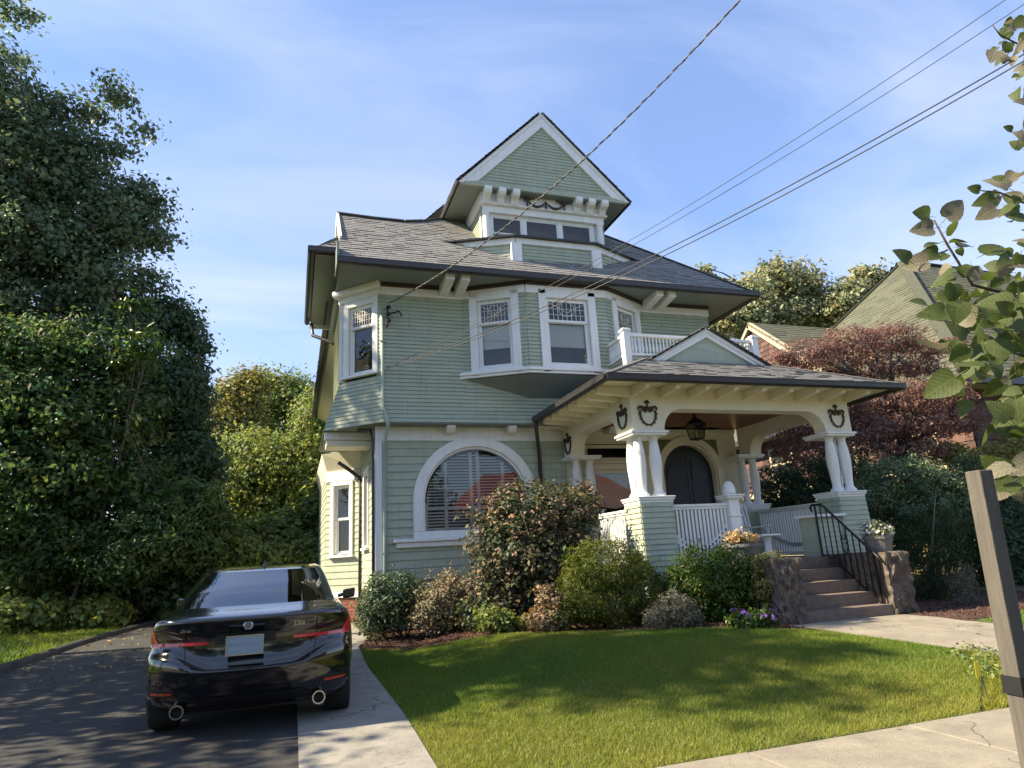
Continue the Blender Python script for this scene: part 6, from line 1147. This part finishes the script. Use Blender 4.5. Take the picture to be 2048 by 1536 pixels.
# ---------------------------------------------------------------- neighbouring house
MB.unit = 1.3
nb = thing('neighbouring_house', 'neighbouring house with green hipped roof, red shingled gable and yellow stucco walls', 'house', (24.7, 20.8, -1.2))
M['stucco'] = mat('yellow stucco', (0.40, 0.32, 0.17), .9, .1, 3, .3, 60); M['redsh'] = mat('red cedar shingle', (0.105, 0.060, 0.050), .85, .2, 6, .2, 30, tint=True); M['creamtrim'] = mat('cream trim', (.50, .43, .29), .6, .06)
MB().box(14.95, 26, 11.05, 20.6, -1.3, 1.6).build('wall', M['stucco'], nb)
uw = MB().box(14.97, 25.98, 11.07, 20.58, 1.6, 3.45).build('upper_wall', M['redsh'], nb, tint=True)
def rows(parent, BL, BR, TL, TR, exp, tabw, m, name='wall_shingles', clip=None):
    BL, BR, TL, TR = map(V3, (BL, BR, TL, TR)); L = np.linalg.norm(BR - BL); n = np.cross(BR - BL, TL - BL); n /= np.linalg.norm(n); H = np.linalg.norm(TL - BL); k = int(H / exp); mb = MB()
    for i in range(k):
        t0, t1 = i / k, min(1, (i + 1.1) / k); s = -rnd.uniform(0, tabw); iv = clip((t0 + t1) / 2) if clip else (0, L)
        while s < iv[1]:
            w = tabw * rnd.uniform(.6, 1.3); a, b = max(s, iv[0]) / L, min(s + w - .008, iv[1]) / L; s += w
            if b - a < .02 / L: continue
            mb.tint = rnd.uniform(.7, 1.3)
            P = lambda f, t, d: (BL * (1 - f) + BR * f) * (1 - t) + (TL * (1 - f) + TR * f) * t + n * d
            mb.add([P(a, t0, .025), P(b, t0, .025), P(b, t1, .004), P(a, t1, .004), P(a, t0, -.01), P(b, t0, -.01)], [(0, 1, 2, 3), (4, 5, 1, 0)])
    o = mb.build(name, m, parent, tint=True, fix=False); o['kind'] = 'stuff'
rows(uw, (14.96, 20.58, 1.62), (14.96, 11.07, 1.62), (14.96, 20.58, 3.4), (14.96, 11.07, 3.4), .2, .4, M['redsh']); rows(uw, (14.97, 11.06, 1.62), (26, 11.06, 1.62), (14.97, 11.06, 3.4), (26, 11.06, 3.4), .2, .4, M['redsh'])
rf = MB().box(15.5, 25, 11.6, 20, 3.3, 3.42).build('roof', M['deckroof'], nb)
A_, FL, BLc, RG = V3((21.35, 17, 9.86)), V3((14.45, 10.5, 3.4)), V3((14.45, 21, 3.4)), V3((27, 17.2, 9.86))
def roofface(P0, P1, P2, P3=None, **k):
    U = P1 - P0; U = U / np.linalg.norm(U); T = P2 - P0; Vv = T - U * np.dot(T, U); Vv /= np.linalg.norm(Vv); pts = [(0, 0), (float(np.dot(P1 - P0, U)), 0)]
    for Q in ([P3] if P3 is not None else []) + [P2]: pts.append((float(np.dot(Q - P0, U)), float(np.dot(Q - P0, Vv))))
    shingles(rf, P0, U, Vv, pts, M['shingle2'], course=.2, tab=.5)
roofface(BLc, FL, A_); roofface(FL, V3((31, 10.5, 3.4)), A_, RG); roofface(V3((31, 21, 3.4)), BLc, RG, A_)
q = MB(); q.tint = .8; q.beam(A_ + V3((0, 0, .05)), FL + V3((0, 0, .05)), .3, .05).beam(A_ + V3((0, 0, .04)), BLc + V3((0, 0, .04)), .3, .05).beam(A_ + V3((0, 0, .05)), RG + V3((0, 0, .05)), .3, .05); q.build('ridge_cap', M['shingle2'], rf, tint=True)
MB().box(14.3, 14.44, 10.4, 21, 3.24, 3.42).box(14.44, 31, 10.36, 10.49, 3.24, 3.42).build('gutter', M['gutter'], nb); MB().box(14.45, 15, 10.5, 21, 3.28, 3.32).box(15.0, 31, 10.5, 11.05, 3.28, 3.32).build('soffit', M['creamtrim'], nb)
gd = MB().add([(14.98, 15.3, 4.2), (14.98, 20.7, 4.2), (14.98, 20.7, 5.0), (14.98, 18, 7.3), (14.98, 15.3, 5.0)], [(0, 1, 2, 3, 4)]).build('gable_dormer', M['creamtrim'], nb, fix=False)
rows(gd, (14.97, 20.7, 4.9), (14.97, 15.3, 4.9), (14.97, 20.7, 7.3), (14.97, 15.3, 7.3), .17, .3, M['redsh'], clip=lambda t: (2.7 * t, 5.4 - 2.7 * t))
for e in (15.1, 20.9): MB().beam((14.88, e, 4.86), (14.88, 18, 7.36), .16, .2).build('rake_board', M['creamtrim'], gd)
P0, P1 = V3((14.75, 15.0, 4.9)), V3((19.2, 15.0, 4.9)); roofface(P0, P1, V3((14.75, 18, 7.45)), V3((19.2, 18, 7.45))); roofface(V3((19.2, 21, 4.9)), V3((14.75, 21, 4.9)), V3((19.2, 18, 7.45)), V3((14.75, 18, 7.45)))
Box('gable_window', M['stucco'], gd, 14.9, 14.96, 17.3, 18.5, 4.4, 5.3)
for y in (12.5, 15, 17.5):
    for z0, z1 in ((-.1, 1.3), (1.9, 3.0)):
        w = MB().box(14.9, 14.96, y - .55, y - .45, z0, z1).box(14.9, 14.96, y + .45, y + .55, z0, z1).box(14.9, 14.96, y - .45, y + .45, z1 - .1, z1).box(14.9, 14.96, y - .45, y + .45, z0, z0 + .1).box(14.91, 14.95, y - .45, y + .45, (z0 + z1) / 2 - .03, (z0 + z1) / 2 + .03).build('window', M['creamtrim'], nb); MB().box(14.93, 14.945, y - .45, y + .45, z0 + .1, z1 - .1).build('pane', M['dark'], w)
for x in (17, 20, 23):
    for z0, z1 in ((-.1, 1.3), (1.9, 3.0)): w = MB().box(x - .55, x - .45, 10.98, 11.04, z0, z1).box(x + .45, x + .55, 10.98, 11.04, z0, z1).box(x - .45, x + .45, 10.98, 11.04, z1 - .1, z1).box(x - .45, x + .45, 10.98, 11.04, z0, z0 + .1).build('window', M['creamtrim'], nb); MB().box(x - .45, x + .45, 11.0, 11.02, z0 + .1, z1 - .1).build('pane', M['dark'], w)
MB().box(14.9, 26.05, 10.99, 11.045, 1.5, 1.66).box(14.9, 14.945, 11.05, 20.6, 1.5, 1.66).build('belt_course', M['creamtrim'], nb)
MB.unit = 1.0
# house across the street, mirrored in the arched window
M['redtile'] = mat('red roof tile', (.30, .06, .035), .7, .2, 6, .2, 30, tint=True)
ac = thing('red_roofed_house', 'house with a red tiled roof across the street, mirrored in the arched window', 'house', (15, -24, -1.5))
MB().box(12.4, 27, -28, -21, -1.6, 3.4).build('wall', mat('brown stucco', (.16, .12, .10), .9, .1), ac)
for x in (14.5, 17.5, 20.5, 23.5): w = MB().box(x - .6, x + .6, -21, -20.95, .2, 2.2).build('window', M['creamtrim'], ac); MB().box(x - .5, x + .5, -20.949, -20.94, .3, 2.1).build('pane', M['dark'], w)
rf = MB().box(13, 26, -27.5, -21.5, 3.3, 3.4).build('roof', M['deckroof'], ac); _sh = M['shingle2']; M['shingle2'] = M['redtile']
a0, a1, b0, b1 = V3((28.2, -20.3, 3.3)), V3((11.6, -20.3, 3.3)), V3((24, -24.5, 6.7)), V3((14.6, -24.5, 6.7)); roofface(a0, a1, b0, b1); roofface(V3((11.6, -28.7, 3.3)), V3((11.6, -20.3, 3.3)), b1); M['shingle2'] = _sh
MB().box(18, 18.9, -25, -24.2, 5.6, 7.8).build('chimney', M['brick'], ac)
up_ = thing('utility_pole', 'wooden utility pole across the street, mirrored in the arched window', 'pole', (7.0, -8.6, -1.6)); MB().tube([(7.0, -8.6, -1.6), (7.0, -8.6, 9)], [.15, .11], 12).build('pole', M['bark'], up_, smooth=True); MB().box(5.9, 8.1, -8.75, -8.62, 8.0, 8.14).build('crossarm', M['bark'], up_)
# ---------------------------------------------------------------- overhead wires
def wire(name, label, pts, r, m, group, twist=False):
    t = np.linspace(0, pts[3], 60); P = [V3(pts[0]) + (V3(pts[1]) - V3(pts[0])) * s + np.array([0, 0, -4 * pts[2] * s * (1 - s)]) for s in t]; q = MB()
    if twist:
        T = np.linspace(0, pts[3], 700); P = [V3(pts[0]) + (V3(pts[1]) - V3(pts[0])) * s + np.array([0, 0, -4 * pts[2] * s * (1 - s)]) for s in T]
        o = thing(name, label, 'wire', pts[0], group)
        for ph, mm, rr in ((0, m, r), (math.pi, M['barewire'], r * .6)):
            q = MB(); q.tube([p + np.array([math.cos(i * .42 + ph), .4 * math.cos(i * .42 + ph), math.sin(i * .42 + ph)]) * r * .9 for i, p in enumerate(P)], rr, 5); q.build('strand', mm, o, smooth=True)
        return o
    q.tube(P, r, 6); return tag(q.build(name, m, None, smooth=True), label, 'wire', group)
M['wire'] = mat('black insulated wire', (.03, .03, .034), .5, .1); M['barewire'] = mat('bare aluminium strand', (.17, .17, .17), .6, .1); M['greywire'] = mat('grey wire', (.05, .05, .052), .5, .1)
WG = 'overhead wires to the house'
wire('service_cable', 'twisted black and bare service cable, running steeply from the upper edge to the roof corner', [(1.74, D2 - .2, 5.2), (5.17, 5.5, 6.64), .44, 1.55], .0095, M['wire'], WG, True)
wire('overhead_wire', 'thin grey wire, uppermost of the four crossing to the second-floor corner', [(1.66, 12.88, 3.86), (7.46, 4, 5.77), .30, 1.5], .0045, M['greywire'], WG); wire('overhead_wire', 'thin grey wire, second from the top of the four crossing to the second-floor corner', [(1.66, 12.88, 3.84), (7.77, 4, 5.79), .30, 1.5], .0045, M['greywire'], WG)
wire('overhead_wire', 'thicker black wire, third from the top of the four crossing to the second-floor corner', [(1.66, 12.88, 3.82), (7.14, 4, 4.83), .29, 1.5], .0075, M['wire'], WG); wire('overhead_wire', 'thicker black wire, lowest of the four crossing to the second-floor corner', [(1.66, 12.88, 3.80), (7.16, 4, 4.77), .32, 1.5], .0075, M['greywire'], WG)
# ---------------------------------------------------------------- wooden stake, flag, young street tree
M['stakewood'] = mat('weathered grey lumber', (0.095, 0.084, 0.072), .85, .22, 9, .35, 40, stretch=(10, 10, .45), dirt=((.14, .125, .105), 5, .58))
q = MB(); ax, ay = math.cos(R(-4)) * .024, math.sin(R(-4)) * .024
def ringp(c, s=1.0): return [(c[0] + s * (a * ax - b * ay), c[1] + s * (a * ay + b * ax), c[2]) for a, b in ((-1, -1), (1, -1), (1, 1), (-1, 1))]
lv = [(1.80, 1.40, -1.6), (1.812, 1.40, -1.2), (1.835, 1.40, -.6), (1.855, 1.40, -.2), (1.876, 1.40, .170)]; vs_ = [p for c in lv for p in ringp(c)]
fs_ = [(i * 4 + j, i * 4 + (j + 1) % 4, (i + 1) * 4 + (j + 1) % 4, (i + 1) * 4 + j) for i in range(len(lv) - 1) for j in range(4)] + [(3, 2, 1, 0), tuple(len(vs_) - 4 + j for j in range(4))]
q.add(vs_, fs_); tag(q.build('tree_stake', M['stakewood'], None, bevel=.003), 'weathered square wooden stake leaning in the right foreground', 'stake')
tcx, tcy = 3.7, 1.7
sp = thing('tree_strap', 'dark webbing strap tied round the wooden stake', 'strap', (1.85, 1.4, -.36)); q = MB()
q.ring([tuple(p[:2]) for p in ringp((0, 0, 0), 1.04)], [tuple(p[:2]) for p in ringp((0, 0, 0), 1.16)], (1.843, 1.40, -.42), (1, 0, 0), (0, 1, 0), (.004, 0, .045), closed=True)
q.build('loop', M['trimblk'], sp); q = MB(); q.beam((1.88, 1.40, -.36), (2.4, 1.47, -.26), .05, .006, up=(0, 1, 0)).beam((2.4, 1.47, -.26), (tcx - .03, tcy, -.12), .05, .006, up=(0, 1, 0)); q.build('strap_tail', M['trimblk'], sp)
fg = thing('marker_flag', 'small yellow marker flag on a wire in the rough verge', 'flag', gb(5.75, 4.66)); w0 = V3(gb(5.75, 4.66)); w1 = w0 + V3((.02, .55, .20))
w1 = V3(at(1962, 1352, 4.95)); MB().tube([w0, w1], .004, 5).build('wire', M['trimblk'], fg); q = MB(); q.quad(w1 + V3((-.06, 0, -.01)), w1 + V3((.015, .01, -.01)), w1 + V3((.01, .012, .125)), w1 + V3((-.055, -.005, .12))); fo = q.build('flag', mat('yellow flag vinyl', (.75, .60, .02), .5, .05), fg, fix=False); md = fo.modifiers.new('solid', 'SOLIDIFY'); md.thickness = .002
yt = thing('young_street_tree', 'young tree with big heart-shaped leaves hanging in the upper right foreground', 'tree', (tcx, tcy, -1.48))
MB().tube([(tcx, tcy, -1.5), (tcx + .02, tcy, 0), (tcx + .05, tcy + .05, 1.4), (tcx + .1, tcy + .1, 2.8), (tcx + .12, tcy + .1, 4.0)], [.045, .038, .03, .02, .008], 8).build('trunk', M['bark'], yt, smooth=True)
def veined(name, c1, c2, trans):
    m = mat(name, c1, .5, .2, 7, .15, 50, col2=c2, trans=trans, dirt=(tuple(c * .45 for c in c1), 6.0, .66)); N, L = m.node_tree.nodes, m.node_tree.links; b = N['Principled BSDF']; src = b.inputs['Base Color'].links[0].from_socket
    def mth(op, a, b_=None):
        n = N.new('ShaderNodeMath'); n.operation = op
        for i, v in enumerate((a, b_)):
            if v is None: continue
            if isinstance(v, (int, float)): n.inputs[i].default_value = v
            else: L.new(v, n.inputs[i])
        return n.outputs[0]
    t = N.new('ShaderNodeTexCoord'); sp_ = N.new('ShaderNodeSeparateXYZ'); L.new(t.outputs['Object'], sp_.inputs[0]); ax_ = mth('ABSOLUTE', sp_.outputs['X'])
    w = mth('SINE', mth('MULTIPLY', mth('SUBTRACT', sp_.outputs['Y'], mth('MULTIPLY', ax_, .75)), 46.0)); lat = mth('GREATER_THAN', w, .86); rib = mth('LESS_THAN', ax_, .016); v = mth('MULTIPLY', mth('MAXIMUM', lat, rib), .5)
    mx_ = N.new('ShaderNodeMix'); mx_.data_type = 'RGBA'; L.new(v, mx_.inputs[0]); L.new(src, mx_.inputs[6]); mx_.inputs[7].default_value = (*[min(1, c * 2.0) for c in c2], 1); L.new(mx_.outputs[2], b.inputs['Base Color']); return m
M['lf_big'] = veined('broad street tree leaf', (0.048, 0.072, 0.018), (0.085, 0.105, 0.032), .42); M['lf_big2'] = veined('pale street tree leaf', (0.12, 0.112, 0.072), (0.18, 0.165, 0.115), .32)
def leafmesh(k, m):
    rg = np.random.default_rng(k); half = [(0, 0), (.20, -.06), (.40, .02), (.48, .22), (.44, .46), (.30, .70), (.13, .90), (0, 1.0)]; mid = [(0, t) for t in (.0, .12, .24, .40, .56, .74, .9)]; v = []; f = []
    fold = rg.uniform(.12, .32); bend = rg.uniform(.1, .42); tw = rg.uniform(-.2, .2)
    def P(x, y): return (x * .92, y, fold * abs(x) - bend * y * y + tw * x * y + .025 * math.sin(9 * y) * abs(x) * 2)
    R_ = [P(x, y) for x, y in half]; L_ = [P(-x, y) for x, y in half]; Mi = [P(x, y) for x, y in mid]; v = R_ + L_ + Mi
    for i in range(7):
        a, b = i, i + 1; m0, m1 = 16 + min(i, 6), 16 + min(i + 1, 6)
        f.append((a, b, m1, m0) if m0 != m1 else (a, b, m0)); f.append((8 + b, 8 + a, m0, m1) if m0 != m1 else (8 + b, 8 + a, m0))
    b0 = len(v); v += [(-.018, 0, .01), (.018, 0, .01), (.008, -.42, .06), (-.008, -.42, .06), (0, 0, -.02), (0, -.42, .045)]; f += [(b0, b0 + 1, b0 + 2, b0 + 3), (b0 + 1, b0 + 4, b0 + 5, b0 + 2), (b0 + 4, b0, b0 + 3, b0 + 5)]
    me = bpy.data.meshes.new('leaf'); me.from_pydata(v, [], f); me.materials.append(m); me.polygons.foreach_set('use_smooth', [True] * len(f)); return me
LMS = [leafmesh(k, M['lf_big']) for k in range(4)] + [leafmesh(k + 9, M['lf_big2']) for k in range(4)]
lr = np.random.default_rng(5)
def leaf(px, py, Y, s, ang, pale, tilt=None):
    p = V3(at(px, py, Y)); o = bpy.data.objects.new('leaf', LMS[(4 if pale else 0) + lr.integers(4)]); C.objects.link(o); o.parent = yt; ORG[o] = ORG[yt]
    d = ROT[0] * math.cos(ang) - ROT[1] * math.sin(ang) + ROT[2] * lr.normal(0, .35); d /= np.linalg.norm(d)
    n = -ROT[2] * lr.uniform(.5, 1.2) + np.array([0, 0, 1]) * lr.uniform(.1, .9) + lr.normal(0, .45, 3); n -= d * np.dot(n, d); n /= np.linalg.norm(n); x = np.cross(d, n)
    Mx = Matrix(((x[0], d[0], n[0], 0), (x[1], d[1], n[1], 0), (x[2], d[2], n[2], 0), (0, 0, 0, 1))); loc = p + np.array([0, 0, EYE]) - ORG[yt] - d * s * .4
    o.matrix_local = Matrix.Translation(Vector(loc)) @ Mx @ Matrix.Diagonal((s, s, s, 1)); return loc + ORG[yt] - np.array([0, 0, EYE]) - d * s * .38
def twig(pts, r=.006):
    P = [V3(at(*p)) for p in pts]; MB().tube(P, [r * (1 - .6 * i / (len(P) - 1)) for i in range(len(P))], 6).build('branch', M['barkdk'], yt, smooth=True)
# hand-placed leaves on the free twig, then leafy masses along the boughs
for x, y, s, a, pl in [(1848, 428, .085, 3.0, 0), (1908, 420, .10, .9, 1), (1848, 458, .085, 3.2, 1), (1866, 487, .075, 3.3, 0), (1862, 507, .075, 3.3, 0), (1806, 512, .075, 2.5, 0), (1835, 527, .09, 3.3, 1), (1905, 455, .07, .5, 0), (1912, 482, .06, .3, 0), (1930, 492, .075, .2, 1), (1985, 500, .10, .5, 0), (1950, 378, .05, 2.8, 0), (1975, 400, .085, 3.4, 0), (2000, 365, .10, 2.4, 1), (1842, 605, .075, 2.8, 0), (1858, 630, .085, 3.1, 0), (1865, 690, .11, 3.3, 1), (1885, 770, .12, 3.8, 0), (1985, 985, .095, 3.5, 1), (2010, 840, .09, 3.5, 0), (1975, 870, .085, 4.0, 0), (1930, 815, .07, 4.2, 0)]: leaf(x, y, 1.75, s, a, pl)
def mass(n, x0, x1, y0, y1, s, pale, Y0=1.5, Y1=2.2, skew=0):
    for _ in range(n): u = lr.uniform(); y = y0 + (y1 - y0) * u; x = x0 + (x1 - x0) * lr.uniform() ** .8 + skew * (u - .5); leaf(x, y, lr.uniform(Y0, Y1), s * .78 * lr.uniform(.55, 1.2), lr.normal(3.5, .8), lr.uniform() < pale * .7)
mass(22, 1985, 2075, 40, 125, .085, .75); mass(16, 2015, 2080, 120, 320, .08, .6); mass(20, 1955, 2080, 345, 430, .09, .55); mass(12, 2015, 2080, 420, 500, .08, .4)
mass(24, 1860, 2080, 560, 700, .115, .12); mass(24, 1880, 2080, 600, 780, .12, .1); mass(10, 1960, 2080, 800, 880, .11, .1); mass(12, 1985, 2080, 60, 230, .10, .6)
mass(24, 1885, 2080, 500, 570, .085, .35); mass(34, 1870, 2090, 570, 680, .095, .15); mass(34, 1890, 2090, 680, 770, .095, .12); mass(16, 1965, 2090, 780, 870, .115, .1, 1.4, 1.8); mass(8, 1980, 2090, 930, 1010, .12, .6, 1.4, 1.7); mass(6, 2020, 2090, 890, 1000, .09, .3)
twig([(2200, 300, 1.75), (2060, 100, 1.8), (2000, 70, 1.8), (1985, 50, 1.8)]); twig([(2200, 330, 1.75), (2060, 220, 1.8), (2030, 300, 1.85)]); twig([(2200, 520, 1.7), (2080, 420, 1.8), (2000, 385, 1.85), (1950, 380, 1.85)])
twig([(2250, 700, 1.7), (2060, 600, 1.8), (1945, 570, 1.85), (1895, 490, 1.85), (1868, 440, 1.85)], .009); twig([(2250, 760, 1.7), (2080, 720, 1.8), (1960, 690, 1.85), (1885, 690, 1.85)], .008); twig([(2250, 900, 1.7), (2090, 830, 1.75), (1990, 830, 1.75)], .007); twig([(2080, 480, 1.9), (2046, 560, 1.9), (2020, 660, 1.9), (2035, 760, 1.9)], .006); twig([(1895, 500, 1.85), (1850, 520, 1.85), (1810, 512, 1.85)], .004)
